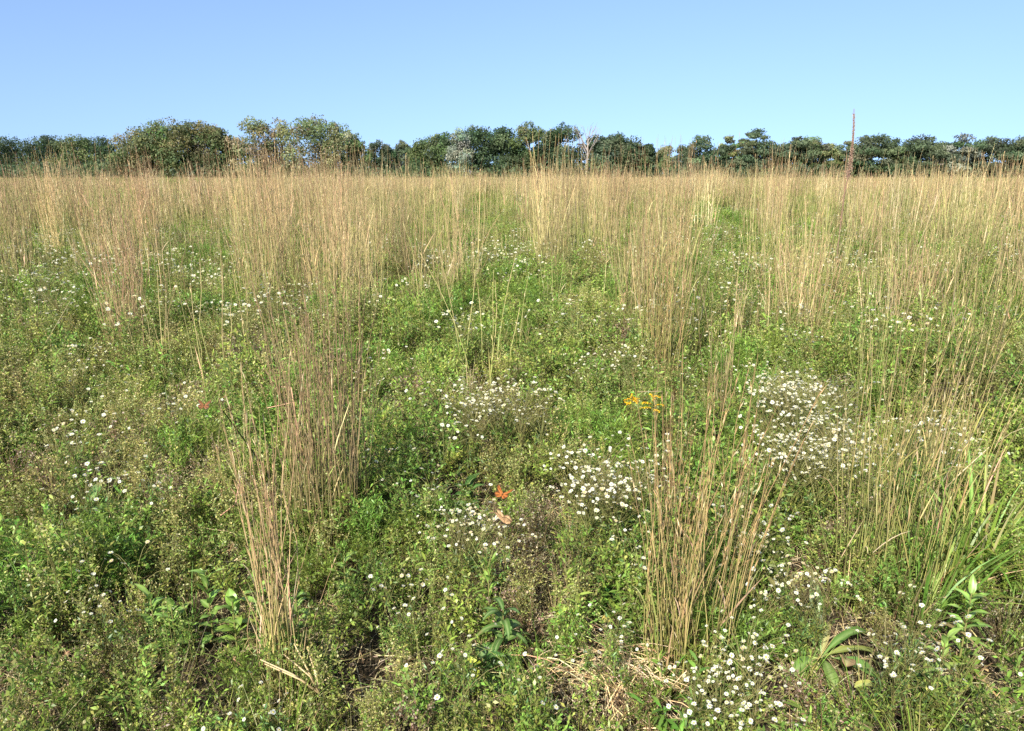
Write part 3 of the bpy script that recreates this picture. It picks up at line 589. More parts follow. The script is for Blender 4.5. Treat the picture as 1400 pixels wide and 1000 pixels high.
# ------------------------------------------------------------------ broad-leaved plants
def leaf_mesh(L, Wd, col, droop, rg, K=8, fold=.25, wave=.04, kind='lance'):
    s = np.linspace(0, 1, K)
    prof = np.sin(np.pi*np.clip(s, 0, 1)**.8)**.8 if kind == 'lance' else np.where(s < .25, .16, np.sin(np.pi*np.clip((s-.2)/.8, 0, 1)**.75)**.6)
    prof = np.maximum(prof, .04); m = MB()
    cx = s*L*np.cos(droop*s); cz = -np.cumsum(np.r_[0, np.diff(s)]*np.sin(droop*1.6*s))*L
    w = Wd/2*prof; wv = wave*L*np.sin(s*9+rg.uniform(0, 6))*prof
    v = np.stack([np.c_[cx, -w, cz+w*fold+wv], np.c_[cx, -w*.5, cz+w*.12], np.c_[cx, 0*w, cz-.0005], np.c_[cx, w*.5, cz+w*.12], np.c_[cx, w, cz+w*fold-wv]], 1)
    i = np.arange(K*5).reshape(K, 5); q = np.stack([i[:-1, :-1], i[1:, :-1], i[1:, 1:], i[:-1, 1:]], -1)
    c = np.asarray(col)*np.exp(rg.normal(0, .13, (K, 5, 1))); c[:, 2] = np.asarray(col)*.6+np.array([.16, .2, .08])
    if rg.random() < .4: c[-2:] = c[-2:]*.4+np.array([.20, .13, .05])*.6
    m.add(v, q, c=c.reshape(-1, 3)); return m.mesh('leaf', M_BROAD, True)
def broad_plant(name, px, py, label, seed, n, L, Wd, col, H=.2, el=(.2, .9), droop=(.3, .9), z=.15, col2=None, kind='lance', lean=(0, 0)):
    rg = np.random.default_rng(seed); p = at(px, py, z)
    t = thing(name, label, 'leafy plant', (p[0], p[1], float(ground_z(p[0], p[1]))), 'broad leaved plants near the camera')
    top = np.array([lean[0], lean[1], H]); s = np.linspace(0, 1, 4)[None, :, None]
    m = MB(); m.tubes(top*s, np.linspace(.004, .0018, 4)[None], np.asarray(G_OLV), 5); obj('stem', m.mesh('stem', M_BROAD), t)
    n = int(n*1.4)
    for k in range(n):
        f = (k+.5)/n; c = col if col2 is None or rg.random() < .6 else col2
        o = obj('leaf', leaf_mesh(L*rg.uniform(.55, 1.1), Wd*rg.uniform(.8, 1.2), np.asarray(c)*math.exp(rg.normal(0, .12)), rg.uniform(*droop), rg, kind=kind), t, Vector(top*(.08+.92*f)))
        o.rotation_euler = (rg.normal(0, .15), -(el[0]+.22+(el[1]-el[0])*f+rg.normal(0, .2)), k*2.4+rg.normal(0, .25))
    return t
LIME = (.20, .33, .06)
broad_plant('lance_leaf_plant', 208, 835, 'bright green lance leaved plant beside bare dry stems, lower left', 1, 14, .085, .022, LIME, .24, (.0, 1.1), z=.2)
broad_plant('lance_leaf_plant', 235, 838, 'lime plant with folded leaves right beside its twin, lower left', 2, 12, .08, .024, LIME, .22, (.0, 1.1), z=.2)
broad_plant('lance_leaf_plant', 283, 800, 'tall lime leaved plant left of the thin reddish clump', 3, 14, .08, .022, LIME, .3, (.1, 1.2), z=.25)
broad_plant('lance_leaf_plant', 318, 830, 'plant with one wide glossy leaf left of the thin reddish clump', 4, 12, .085, .032, G_BRI, .22, (.0, 1.0), z=.2)
broad_plant('lance_leaf_plant', 350, 800, 'light green plant tucked against the left of the thin reddish clump', 5, 12, .075, .022, LIME, .28, (.0, 1.0), z=.25)
broad_plant('lance_leaf_plant', 405, 825, 'green plant tucked against the right of the thin reddish clump', 6, 10, .075, .022, LIME, .24, (.0, 1.0), z=.22)
broad_plant('lance_leaf_plant', 470, 765, 'small star shaped lime plant right of the thin reddish clump', 7, 14, .075, .016, LIME, .26, (.1, 1.1), z=.25)
broad_plant('lance_leaf_plant', 688, 845, 'dark green plant with long arching pointed leaves, bottom centre', 8, 20, .13, .022, (.085, .17, .035), .24, (.0, 1.0), (.6, 1.3), z=.22)
broad_plant('lance_leaf_plant', 668, 785, 'slender upright green plant above the long arching leaves', 9, 14, .09, .014, G_BRI, .3, (.3, 1.2), z=.28)
broad_plant('dock_plant', 125, 700, 'dark broad leaved weed at the left edge', 10, 9, .17, .075, (.055, .125, .025), .14, (.2, .9), (.4, 1.0), z=.12)
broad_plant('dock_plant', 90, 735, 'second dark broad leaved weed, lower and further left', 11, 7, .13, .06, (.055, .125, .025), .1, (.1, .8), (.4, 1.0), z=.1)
broad_plant('dock_plant', 640, 660, 'dark green clump of round leaves left of the butterflies', 12, 10, .10, .045, (.06, .14, .03), .16, (.1, 1.0), z=.18)
broad_plant('lance_leaf_plant', 1242, 905, 'upright plant with long smooth leaves at the lower right', 13, 9, .15, .034, (.13, .23, .06), .05, (.7, 1.25), (.1, .5), z=.1)
broad_plant('lance_leaf_plant', 1270, 935, 'low plant with spreading leaves in the lower right corner', 14, 10, .11, .028, (.14, .26, .05), .05, (.3, 1.1), (.2, .7), z=.06)
broad_plant('lance_leaf_plant', 1148, 800, 'pale green leafy plant at the foot of the thin olive stalks', 15, 9, .10, .028, LIME, .1, (.5, 1.2), (.1, .6), z=.12)
broad_plant('lance_leaf_plant', 1325, 830, 'leafy yellowish green plant at the right edge', 16, 18, .08, .022, LIME, .3, (.1, 1.1), z=.25)
broad_plant('lance_leaf_plant', 1290, 890, 'leafy plant with small yellow green leaves by the right corner', 17, 16, .07, .02, (.24, .34, .07), .28, (.1, 1.1), z=.22)
broad_plant('lance_leaf_plant', 915, 835, 'arching bright leaved plant at the foot of the big fanning clump', 18, 9, .13, .024, G_BRI, .1, (.3, 1.0), (.8, 1.5), z=.12)
broad_plant('lance_leaf_plant', 660, 912, 'dark plant beside a lime yellow leaf at the bottom edge', 19, 12, .10, .03, (.08, .17, .04), .14, (.0, .9), z=.12)
broad_plant('lime_leaf_seedling', 646, 908, 'tiny seedling with a glowing lime yellow leaf at the bottom', 20, 5, .045, .032, (.42, .50, .06), .14, (.2, .8), (.1, .4), z=.15)
broad_plant('lance_leaf_plant', 605, 700, 'small upright leafy plant between daisies and wide clump', 21, 12, .07, .018, G_BRI, .26, (.1, 1.1), z=.25)
broad_plant('lance_leaf_plant', 1330, 640, 'leafy bright green plant at the right edge beside leaning grass', 22, 20, .13, .026, LIME, .22, (.0, 1.0), (.5, 1.2), z=.2)
# the rosette of long leaves on its bare brown spot
p = at(1122, 905, .03); ro = thing('leaf_rosette', 'rosette of long pale green leaves on a bare brown spot', 'leafy plant', (p[0], p[1], float(ground_z(p[0], p[1]))+.05), s=1.3)
rg = np.random.default_rng(31)
for az, L, Wd, elv, c, dr in ((128, .23, .032, .95, (.13, .23, .055), .25), (84, .22, .032, 1.05, (.15, .25, .06), .2), (30, .23, .034, .75, (.13, .23, .05), .9), (8, .21, .034, .6, (.28, .31, .08), .9), (-25, .19, .034, .5, (.11, .20, .045), .9), (165, .15, .032, .5, (.10, .18, .04), .9), (-95, .13, .03, .5, (.15, .25, .06), .8), (-150, .14, .034, .5, (.11, .19, .045), .8), (60, .13, .02, .8, (.34, .30, .12), .6)):
    o = obj('leaf', leaf_mesh(L, Wd, c, dr, rg, kind='spoon'), ro); o.rotation_euler = (0, -elv, R(az))

# fallen leaves
for px, py, c, sz, az, lab in ((1050, 888, (.42, .18, .05), .05, 1.9, 'curled rust brown fallen leaf beside the bottom daisies'), (832, 851, (.55, .42, .12), .055, .3, 'yellow and brown fallen leaf near the foot of the big clump'), (1170, 912, (.34, .25, .12), .075, .9, 'tan fallen leaf lying beside the long leaved rosette'), (936, 857, (.6, .42, .1), .04, .2, 'small yellow fallen leaf under the big fanning clump'), (1185, 940, (.34, .32, .09), .09, .05, 'long yellow dying leaf flat at the bottom edge')):
    rg = np.random.default_rng(int(px)); p = at(px, py, .11)
    o = obj('fallen_leaf', leaf_mesh(sz, sz*(.6 if sz < .08 else .3), c, .9, rg, fold=.5, wave=.08)); o.location = (p[0]-sz*.4, p[1], .11); o.rotation_euler = (.3, -.55, az); tag(o, lab, 'fallen leaf')

# bunches of broad green grass, one by one
for k, (px, py, n, H, W_, lab) in enumerate(((1290, 790, 80, .52, .010, 'bright green arching grass bunch below the pale splayed straws at the right edge'), (1340, 765, 80, .54, .010, 'bright green grass bunch cut by the right edge'), (1262, 835, 60, .46, .010, 'lower green grass bunch in front of the leaning clump near the right edge'),
        (905, 905, 60, .26, .008, 'low arching green grass bunch at the foot of the big fanning clump'), (235, 600, 44, .42, .009, 'upright bright green grass bunch left of the flying butterfly'), (365, 660, 40, .34, .009, 'dark green grass blades between thin and wide tan clumps'), (1110, 450, 60, .62, .010, 'tall blue green grass bunch at the foot of the bushy clump'))):
    p = at(px, py, .08)
    me = grass_tuft(950+k, n, H, W_, (G_BRI, G_MID, LIME, T_TAN, G_YEL), (.34, .2, .22, .08, .16), .5, .85, .08, 5)
    o = obj('green_grass_clump', me, None, (p[0], p[1], float(ground_z(p[0], p[1])))); tag(o, lab, 'grass clump', 'bunches of broad green grass')
p = at(835, 925, .06); rg = np.random.default_rng(61); m = MB(); n = 240
P = np.c_[rg.normal(0, .13, n), rg.normal(0, .055, n), rg.uniform(.02, .10, n)]; d = unit(np.c_[rg.normal(.6, .6, n), rg.normal(-.3, .5, n), rg.normal(.02, .2, n)]); ln = rg.uniform(.08, .26, n); q = np.linspace(0, 1, 5)
path = P[:, None]+d[:, None]*(ln[:, None]*(q-.5))[..., None]+np.array([0, 0, .03])*np.sin(q*3.14)[None, :, None]; path[..., 2] = np.maximum(path[..., 2], .01)
m.ribbons(path, .0032*rg.uniform(.6, 1.4, (n, 1))*np.array([.7, 1, 1, .7, .2]), unit(np.cross(d, [0, 0, 1.])+rg.normal(0, .4, d.shape)), mixc((T_PAL, T_TAN, T_RED, T_GRY), (.4, .3, .15, .15), n, rg)[:, None])
tag(obj('dead_grass_mat', m.mesh('dead_grass_mat', M_DRY), None, (p[0], p[1], float(ground_z(p[0], p[1])))), 'mat of pale matted dead straw at the bottom, left of the big clump foot', 'dead grass')

# ------------------------------------------------------------------ single stems
def stem_thing(name, label, cat, lines, r, col, group=None):
    p0 = np.asarray(lines[0][0], float); t = thing(name, label, cat, p0)
    m = MB()
    for ln in lines:
        ln = np.asarray(ln, float)-p0; K = 9; s = np.linspace(0, len(ln)-1, K); i = np.minimum(s.astype(int), len(ln)-2); f = (s-i)[:, None]
        m.tubes((ln[i]*(1-f)+ln[i+1]*f)[None], r*np.linspace(1, .45, K)[None], cvar(col, 1, rng, .1, .03)[0], 5)
    obj('stem', m.mesh('stem', M_DRY), t); return t
a = at(437, 948, .12); stem_thing('straw_fan', 'pale broken straws fanning out at the bottom, left of centre', 'dry stems',
    [[a, at(400, 922, .22), at(356, 902, .27)], [a, at(420, 915, .2), at(402, 880, .25)], [a, at(424, 925, .2), at(388, 895, .24)], [a, at(431, 920, .2), at(421, 888, .22)], [a, at(412, 930, .2), at(362, 908, .26)]], .0036, (.66, .50, .28))
stem_thing('grass_blade', 'thick dark green blade leaning across the yellowish stalks', 'stem', [[at(372, 655, .15), at(340, 610, .42), at(305, 562, .72)]], .005, (.045, .085, .02))
stem_thing('broken_straw', 'pale straw bent over sharply at the left edge', 'stem', [[at(40, 500, .1), at(62, 470, .35), at(96, 412, .75)]], .0045, (.58, .52, .26))
stem_thing('broken_straw', 'horizontal snapped straw behind the yellow goldenrods', 'stem', [[at(908, 600, .1), at(905, 535, .45), at(872, 536, .47)]], .003, (.66, .5, .3))
stem_thing('broken_straw', 'two broken reddish straws bent over left of the wide clump', 'stem', [[at(412, 665, .12), at(402, 550, .62), at(365, 558, .6)], [at(420, 665, .12), at(398, 530, .7), at(385, 529, .7)]], .0036, (.6, .38, .22))
stem_thing('broken_straw', 'reddish straw lying on the weeds below the yellowish stalks', 'stem', [[at(302, 705, .2), at(322, 690, .3), at(328, 655, .35)]], .004, (.55, .34, .2))
stem_thing('broken_straw', 'pale straws splayed low at the right edge', 'stem', [[at(1265, 700, .12), at(1300, 640, .4), at(1345, 570, .7)], [at(1262, 700, .12), at(1310, 650, .38), at(1352, 612, .5)], [at(1268, 705, .12), at(1290, 600, .5), at(1312, 520, .8)]], .0034, (.6, .52, .28))

# tall dried spike against the sky
Y0 = 9.5; tp = at_dist(1157, 149, Y0); bs = at_dist(1154, 262, Y0); bs = np.array([bs[0], Y0, float(ground_z(bs[0], Y0))])
sp = thing('tall_weed', 'tall dried reddish seed spike rising above the horizon against the sky', 'tall weed', bs)
rg = np.random.default_rng(91); Hs = tp[2]-bs[2]; s = np.linspace(0, 1, 14)
path = np.c_[.02*s+.035*np.sin(np.clip((s-.55)/.45, 0, 1)*math.pi)*1.0-.012*s, 0*s, Hs*s][None]
m = MB(); m.tubes(path, np.linspace(.011, .004, 14)[None], np.linspace((.22, .15, .09), (.26, .13, .10), 14)[None], 6); obj('stem', m.mesh('stem', M_DRY), sp)
n = 1500; u = rg.beta(1.4, 1.9, n)*.37+.63; P = np.c_[np.interp(u, s, path[0, :, 0]), 0*u, Hs*u]
sr_ = (.021*(1-smooth(.68, .86, u))+.008)*(.45+1.1*vnoise(u, 0*u, .022, 3)); az = rg.uniform(0, 6.28, n); rr = sr_*rg.random(n)**.6
P = P+np.c_[np.cos(az)*rr, np.sin(az)*rr, 0*u]; k = (u < .97)
m = MB(); m.leaves(P[k], np.c_[np.cos(az)*.5, np.sin(az)*.5, np.ones(n)][k], rg.uniform(.012, .028, k.sum()), rg.uniform(.004, .009, k.sum()), mixc(((.38, .25, .17), (.30, .19, .14), (.48, .36, .24)), (.5, .3, .2), k.sum(), rg), rg); obj('seed_head', m.mesh('seed_head', M_DRY), sp)
m = MB(); lp = np.array([[[.0, 0, Hs*.50], [.03, -.02, Hs*.45], [.07, -.05, Hs*.38], [.11, -.08, Hs*.31], [.14, -.1, Hs*.25]], [[.01, 0, Hs*.56], [-.01, 0, Hs*.62], [-.016, .0, Hs*.70], [-.02, 0, Hs*.76], [-.022, 0, Hs*.80]]])
m.ribbons(lp, .014*np.array([[.7, 1, .9, .6, .1]]), np.array([[0, 1, 0.], [.9, .3, 0]]), np.array([[[.13, .10, .06]], [[.4, .24, .14]]])); obj('dry_leaf', m.mesh('dry_leaf', M_DRY), sp)

# ------------------------------------------------------------------ butterflies
def wing(outline, dark, hot, pale, side, under=False):
    o = np.asarray(outline, float); n = len(o); root = o[0]; m = MB()
    c = np.array([.45, .0]) * 0 + o.mean(0)
    rings = [1.0, .82, .5, .12]; V = []; C = []
    for j, f in enumerate(rings):
        for k in range(n):
            q = root+(o[k]-root)*f if k else root+(o[1]-root)*.02*f
            V.append((q[0]*side, q[1], .002*math.sin(f*3)))
            col = dark if j == 0 else (hot if not under else pale)
            if j in (1, 2) and k % 2: col = np.asarray(hot)*.28 if not under else np.asarray(pale)*.55
            if j == 2 and k % 3 == 1 and not under: col = np.asarray(hot)*1.1
            C.append(col)
    i = np.arange(len(rings)*n).reshape(len(rings), n)
    q = np.stack([i[:-1, :-1], i[1:, :-1], i[1:, 1:], i[:-1, 1:]], -1)
    m.add(V, q, c=C); return m
FORE = [(0, 0), (.006, .010), (.020, .026), (.034, .036), (.042, .037), (.042, .028), (.036, .016), (.028, .006), (.012, -.002), (0, -.002)]
HIND = [(0, -.001), (.012, -.001), (.028, .004), (.034, -.004), (.034, -.016), (.027, -.026), (.016, -.029), (.006, -.024), (0, -.008)]
def butterfly(loc, rot, dihedral, label, hot=(.55, .19, .05), pale=(.70, .46, .24), under=False, s=1.0):
    t = thing('butterfly', label, 'butterfly', loc, 'orange butterflies on the meadow'); t.rotation_euler = rot; t.scale = (s, s, s)
    m = MB(); y = np.linspace(.016, -.022, 9); rr = np.array([.0012, .0022, .0019, .0026, .0028, .0022, .0019, .0015, .0006])
    m.tubes(np.c_[0*y, y, 0*y][None], rr[None], (.03, .02, .015), 8); b = obj('body', m.mesh('body', M_WING, True), t)
    m = MB(); m.tubes(np.array([[[.0008, .015, .001], [.005, .024, .005], [.009, .031, .007]], [[-.0008, .015, .001], [-.005, .024, .005], [-.009, .031, .007]]]), np.array([[.00035, .0003, .0006]]), (.03, .02, .015), 4); obj('antennae', m.mesh('antennae', M_WING), b)
    for side in (1, -1):
        for nm, ol, z in (('forewing', FORE, .0012), ('hindwing', HIND, 0)):
            o = obj(nm, wing(ol, (.035, .02, .015), hot, pale, side, under).mesh(nm, M_WING), t, (0, .002, z)); o.rotation_euler = (0, -side*dihedral, 0)
p = at(687, 677, .5); butterfly(p, (.35, .1, R(-25)), .35, 'orange butterfly resting with spread wings above the small daisy patch', s=.78)
p = at(690, 716, .44); butterfly(p, (.1, -.1, R(60)), 1.35, 'pale orange butterfly with closed wings, lower of the two on the daisies', (.68, .34, .12), (.72, .46, .24), True, .95)
p = at(279, 555, .62); butterfly(p, (.75, .1, R(8)), .15, 'rust orange butterfly flying over the weeds left of yellowish stalks', (.30, .13, .05), s=.66)

# ------------------------------------------------------------------ trees along the far edge
def tree(px, top, wpx, D, cols, label, name='broadleaf_tree', seed=0, dens=1.0, flat=.75, low=.12, group='trees along the far edge of the field', leaf=.38, lobes=None, trunkc=(.16, .13, .10)):
    rg = np.random.default_rng(3000+seed); tp = at_dist(px, top, D); x = tp[0]; g = float(ground_z(x, D)); H = tp[2]-g; Wm = wpx/F*D
    t = thing(name, label, 'tree', (x, D, g), group)
    nl = lobes or int(20+wpx*.5); a = rg.uniform(0, 6.28, nl); u = rg.random(nl)
    f = rg.random(nl)**.9; zc = H*(low+(.9-low)*f)
    ex = np.sqrt(np.clip(1-(np.clip(f-.3, 0, 1)/.8)**2.2, .05, 1)); rr = Wm*.46*ex*u**.4
    cen = np.c_[np.cos(a)*rr, np.sin(a)*rr, zc]; cen[0] = (rg.normal(0, Wm*.06), 0, H*.95)
    lr = np.clip(Wm*rg.uniform(.13, .24, nl), .7, 2.1)*(.55+.45*ex)
    cen[:, 2] = np.minimum(cen[:, 2], H-lr*flat*.8)
    m = MB(); K = 6; s = np.linspace(0, 1, K)
    tr = np.c_[.25*np.sin(s*2+rg.uniform(0, 6)), .2*np.sin(s*3), H*.8*s]; m.tubes(tr[None], H*np.linspace(.022, .005, K)[None], trunkc, 7)
    nbr = min(nl, 12); st = np.stack([np.interp(np.clip(cen[:nbr, 2]*.6, 0, H*.75), tr[:, 2], tr[:, k]) for k in (0, 1)]+[np.clip(cen[:nbr, 2]*.6, .3, H*.75)], 1)
    q = np.linspace(0, 1, 4)[None, :, None]; m.tubes(st[:, None]*(1-q)+cen[:nbr, None]*q+np.array([0, 0, .25])*np.sin(q*3.14), H*np.linspace(.008, .002, 4)[None], trunkc, 4)
    obj('trunk', m.mesh('trunk', M_BARK), t)
    m = MB(); lc = np.array([cvar(cols[rg.integers(len(cols))], 1, rg, .2, .07)[0] for _ in range(nl)])
    # sprigs that break the outline
    ns = int(nl*1.3); kk = rg.integers(0, nl, ns); sd = unit(rg.normal(0, 1, (ns, 3))+np.array([0, 0, .5]))
    cen = np.vstack([cen, cen[kk]+sd*lr[kk][:, None]*np.array([1.15, 1.15, flat])*rg.uniform(.95, 1.3, (ns, 1))]); lc = np.vstack([lc, lc[kk]*1.08])
    lr = np.r_[lr, lr[kk]*rg.uniform(.18, .42, ns)]; cen[:, 2] = np.clip(cen[:, 2], .4, H+.25-lr*.5)
    n = int(230*dens*nl); k = rg.choice(len(lr), n, p=lr**1.8/np.sum(lr**1.8)); d = unit(rg.normal(0, 1, (n, 3))); rad = rg.uniform(.3, 1.15, n)**.7
    P = cen[k]+d*(lr[k]*rad)[:, None]*np.array([1.15, 1.15, flat])+rg.normal(0, .14, (n, 3)); P[:, 2] = np.clip(P[:, 2], .2, None)
    nr = unit(d+rg.normal(0, .8, d.shape)+np.array([0, -.3, .35])); D_ = unit(np.cross(nr, rg.normal(0, 1, d.shape)))
    m.leaves(P-D_*leaf*.5, D_, leaf*rg.uniform(.6, 1.4, n), leaf*.75*rg.uniform(.6, 1.3, n), np.clip(lc[k]*np.exp(rg.normal(0, .12, (n, 1))), 0, .6), rg, mid=.5, face=nr)
    obj('crown', m.mesh('crown', M_TREE), t)
DG = [(0.059, 0.093, 0.039), (0.047, 0.079, 0.037), (0.076, 0.112, 0.050)]; MG = [(0.116, 0.162, 0.059), (0.090, 0.136, 0.055), (0.147, 0.183, 0.070)]  # crown palette: colours lightened to stand in for distant haze
BG = [(0.178, 0.169, 0.070), (0.147, 0.162, 0.070), (0.216, 0.176, 0.077), (0.116, 0.147, 0.059)]; LG = [(0.216, 0.251, 0.108), (0.178, 0.213, 0.090), (0.293, 0.294, 0.154), (0.231, 0.192, 0.101)]
BLG = [(0.090, 0.136, 0.085), (0.070, 0.111, 0.070), (0.120, 0.162, 0.102)]; PG = [(0.323, 0.353, 0.262), (0.231, 0.280, 0.200)]; TG = [(0.293, 0.221, 0.123), (0.216, 0.199, 0.101)]
BG = [(c[0]*.88, c[1]*1.02, c[2]) for c in BG]; BLG = [(c[0]*1.12, c[1]*1.04, c[2]*.86) for c in BLG]
TREES = [
 (-35, 186, 60, 190, DG, 'dark tree of the low wood at the extreme left edge, outermost'), (15, 188, 60, 190, DG, 'dark tree of the low wood by the left edge, second'), (62, 187, 52, 190, DG, 'dark tree heading the low wood at the left'), (98, 185, 48, 188, MG, 'slightly lighter tree in the low wood left of the round trees'), (132, 187, 48, 190, DG, 'last dark tree of the low wood beside the round brown green trees'),
 (190, 176, 62, 150, BG, 'left shoulder tree of the big round brown green group'), (225, 164, 72, 152, BG, 'highest tree of the big round brown green group'), (264, 166, 70, 150, BG, 'brownish tree right of the summit of the round group'), (300, 177, 56, 151, BG, 'olive tree closing the round group on its right'),
 (345, 161, 46, 148, LG, 'airy light green tree right of the round brown group'), (383, 163, 46, 150, TG+LG, 'airy tree with tan tinted crown between two light green ones'), (425, 158, 56, 148, LG, 'tallest airy light green tree of the left half'), (457, 168, 44, 150, LG+TG, 'light tree with yellowing crown right of the tallest airy one'), (481, 184, 28, 150, MG, 'small tree ending the airy group on the right'),
 (512, 192, 24, 210, BLG, 'small dark tree alone in the gap, larger of two'), (528, 198, 18, 212, BLG, 'little dark tree snuggled beside the lone gap tree'), (549, 194, 20, 215, BLG, 'small dark tree alone in the gap, nearer the centre wood'),
 (497, 201, 22, 205, MG, 'low bush like tree joining the airy group to the gap trees'), (538, 203, 26, 222, DG, 'faint low tree between the two lone gap trees'), (564, 202, 24, 200, BLG, 'low tree just left of the centre wood'),
 (582, 190, 44, 160, MG, 'green tree starting the centre wood on its left'), (604, 182, 44, 158, MG, 'sunny green tree second in the centre wood'), (650, 172, 46, 156, DG+BLG, 'dark tree just right of the silvery tree'), (686, 174, 46, 154, DG, 'dark tree in the middle of the centre wood'), (722, 169, 40, 152, DG+MG, 'tallest dark tree of the centre wood with brownish tip'), (745, 181, 42, 152, DG, 'dark tree between the two summits of the centre wood'), (768, 169, 46, 150, DG+BLG, 'pointed dark tree left of the bare grey tree'),
 (820, 186, 40, 150, BLG, 'low dark tree right of the bare grey tree'), (846, 185, 44, 152, DG, 'round dark tree near the right end of the centre wood'), (868, 188, 38, 150, BLG, 'spiky dark tree near the right end of the centre wood'), (885, 198, 26, 150, DG, 'small dark tree ending the centre wood'),
 (912, 199, 26, 200, LG, 'small pale tree in the gap right of the centre wood'), (936, 199, 26, 190, BLG, 'small dark tree beside the pale gap tree'), (966, 186, 46, 150, BLG, 'flat topped tree left of a thin tall one'), (996, 186, 18, 150, BLG+LG, 'thin tall tree between two wider ones'), (1016, 190, 26, 152, BG, 'brownish tree left of the tallest one on the right'), (1033, 176, 40, 148, BLG, 'tallest tree of the right half'), (1062, 199, 26, 152, BLG, 'low tree right of the tallest one on the right'),
 (1090, 189, 46, 150, BLG, 'flat layered tree left of the red spike, first'), (1112, 188, 36, 151, BLG+MG, 'flat layered tree left of the red spike, second'), (1138, 197, 26, 152, MG+LG, 'yellowish low tree close behind the red spike, left side'), (1160, 193, 30, 152, BLG+BG, 'small tree directly behind the red spike'),
 (1196, 184, 50, 148, BLG, 'layered tree just right of the red spike, tallest there'), (1226, 190, 40, 150, BLG+MG, 'layered tree second to the right of the red spike'), (1260, 186, 50, 148, BLG, 'layered dark tree third to the right of the red spike'), (1288, 195, 34, 150, BLG, 'low tree left of the last wide trees on the right'), (1320, 185, 46, 146, BLG+PG, 'wide layered tree near the right edge'), (1358, 187, 50, 147, BLG, 'wide layered tree at the right edge'), (1400, 186, 52, 148, BLG, 'wide layered tree at the extreme right edge, outermost'), (1445, 188, 50, 148, DG, 'dark tree beyond the extreme right edge')]
for k, (px, top, w, D, cols, lab) in enumerate(TREES):
    flat = .42 if px > 950 else .8
    tree(px, top, w*1.18, D, cols, lab, seed=k, flat=flat, dens=.6 if 'airy' in lab else 1.0, low=.04)
tree(628, 176, 32, 150, PG, 'silvery pale tree in front of the centre wood', 'silver_leaved_tree', 90, .7, 1.0, .15, trunkc=(.3, .27, .22))
# bare tree
rg = np.random.default_rng(7); tp = at_dist(803, 166, 148); g = float(ground_z(tp[0], 148)); H = tp[2]-g
bt = thing('bare_tree', 'leafless grey tree standing out of the centre wood', 'tree', (tp[0], 148, g), 'trees along the far edge of the field')
m = MB(); s = np.linspace(0, 1, 6); m.tubes(np.c_[.3*s, 0*s, H*.75*s][None], np.linspace(.2, .06, 6)[None], (.38, .33, .28), 6); obj('trunk', m.mesh('trunk', M_BARK), bt)
m = MB(); n = 16; f = rg.uniform(.3, .75, n); a = rg.uniform(0, 6.28, n); b = np.c_[.3*f, 0*f, H*f]; d = np.c_[np.cos(a)*.5, np.sin(a)*.5, np.full(n, .9)]; q = np.linspace(0, 1, 5)[None, :, None]
br = b[:, None]+d[:, None]*q*(H*(1.02-f)*.8)[:, None, None]; m.tubes(br, np.linspace(.07, .02, 5)[None], (.36, .31, .27), 4)
P, D_ = along(br, rg, 60, .3, 1); tw = P[:, None]+unit(D_+rg.normal(0, .5, D_.shape))[:, None]*q*1.1; m.tubes(tw, np.linspace(.03, .012, 5)[None], (.36, .31, .27), 3); obj('branches', m.mesh('branches', M_BARK), bt)

# brush at the feet of the trees, one mass
rg = np.random.default_rng(55); m = MB(); n = 52000
x = rg.uniform(-150, 150, n); y = rg.uniform(143, 180, n)
top = .9+2.3*vnoise(x, y*.5, 3.5, 51)+1.2*vnoise(x, y, 1.2, 52); gap = ((x > -29) & (x < -19)) | ((x > 29) & (x < 37)); top = np.where(gap, top*.7, top)
z = .2+top*rg.random(n)**.7
cc = np.array([DG[0], BLG[1], MG[1], BG[1]])[(vnoise(x, y, 4, 53)*3.99).astype(int)]
m.leaves(np.c_[x, y, z], rg.normal(0, 1, (n, 3))+np.array([0, -.3, .4]), rg.uniform(.5, .95, n), rg.uniform(.3, .6, n), cc*np.exp(rg.normal(0, .25, (n, 1))), rg, mid=.5)
tag(obj('undergrowth', m.mesh('undergrowth', M_TREE)), 'dark mass of brush at the feet of the far trees', 'undergrowth', kind='stuff')

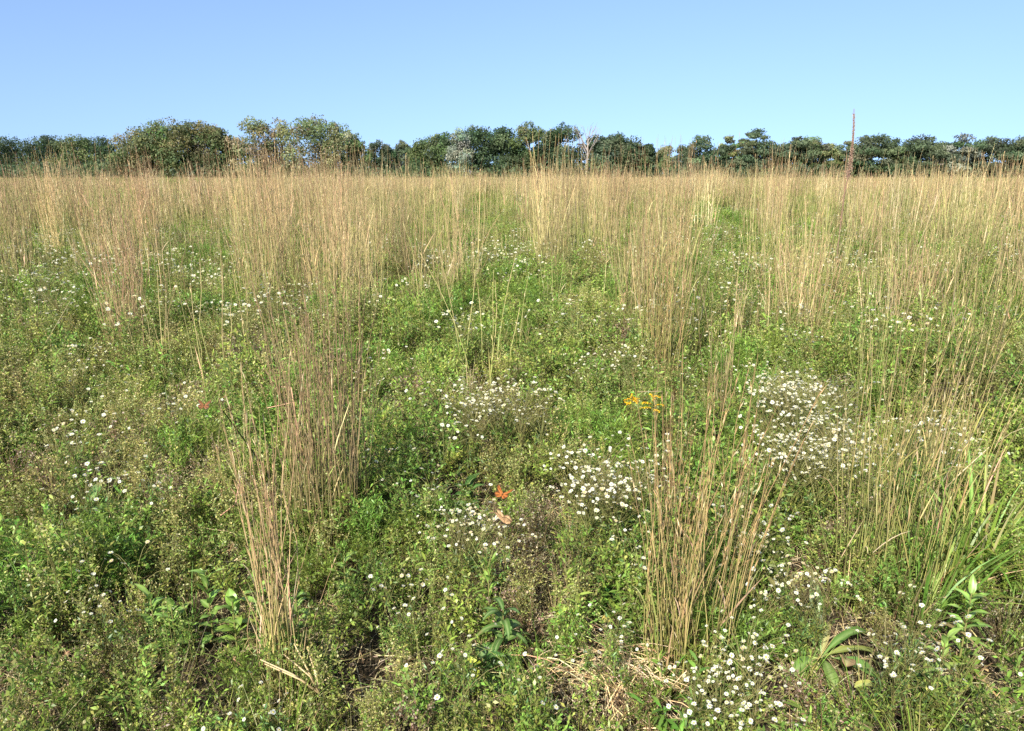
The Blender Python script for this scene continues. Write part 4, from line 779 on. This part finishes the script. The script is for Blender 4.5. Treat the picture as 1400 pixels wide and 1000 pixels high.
# ------------------------------------------------------------------ light, sky, camera
AZ, EL = R(205), R(40)                       # where the sun stands: behind the camera and to its left
w = bpy.data.worlds.new('World'); sc.world = w; w.use_nodes = True; nt = w.node_tree
sk = nt.nodes.new('ShaderNodeTexSky'); sk.sky_type = 'NISHITA'; sk.sun_disc = False; sk.sun_elevation = EL; sk.sun_rotation = AZ
sk.altitude = 200; sk.air_density = .6; sk.dust_density = .95; sk.ozone_density = 2.2
nt.links.new(sk.outputs[0], nt.nodes['Background'].inputs[0]); nt.nodes['Background'].inputs[1].default_value = .105
tc = nt.nodes.new('ShaderNodeTexCoord'); mp = nt.nodes.new('ShaderNodeMapping'); mp.inputs['Location'].default_value = (0, 0, .10); mp.inputs['Scale'].default_value = (1, 1, .5)
nm = nt.nodes.new('ShaderNodeVectorMath'); nm.operation = 'NORMALIZE'    # a clear sky that stays blue down to the horizon
nt.links.new(tc.outputs['Generated'], mp.inputs[0]); nt.links.new(mp.outputs[0], nm.inputs[0]); nt.links.new(nm.outputs[0], sk.inputs[0])
ld = bpy.data.lights.new('sun', 'SUN'); ld.energy = 4.6; ld.angle = R(.53); ld.color = (1, .95, .86)
lo = obj('sun', ld); tv = Vector((math.sin(AZ)*math.cos(EL), math.cos(AZ)*math.cos(EL), math.sin(EL))); lo.rotation_euler = tv.to_track_quat('Z', 'Y').to_euler(); lo.location = (0, 0, 30)
cd = bpy.data.cameras.new('camera'); cd.sensor_width = 36; cd.lens = 36*F/1400; cd.clip_end = 9000; cd.clip_start = .05
co = obj('camera', cd, None, (0, 0, CAM_H)); co.rotation_euler = (math.pi/2-PITCH, 0, 0); sc.camera = co
sc.view_settings.view_transform = 'Standard'; sc.view_settings.look = 'None'; sc.view_settings.exposure = 1.1; sc.view_settings.gamma = 1
sc.render.engine = 'CYCLES'
try:
    cy = sc.cycles; cy.max_bounces = 5; cy.diffuse_bounces = 3; cy.glossy_bounces = 1; cy.transmission_bounces = 3; cy.use_denoising = False
    cy.use_adaptive_sampling = False; sc.render.filter_size = 1.1 if hasattr(sc.render, 'filter_size') else None
except Exception as e: print(e)
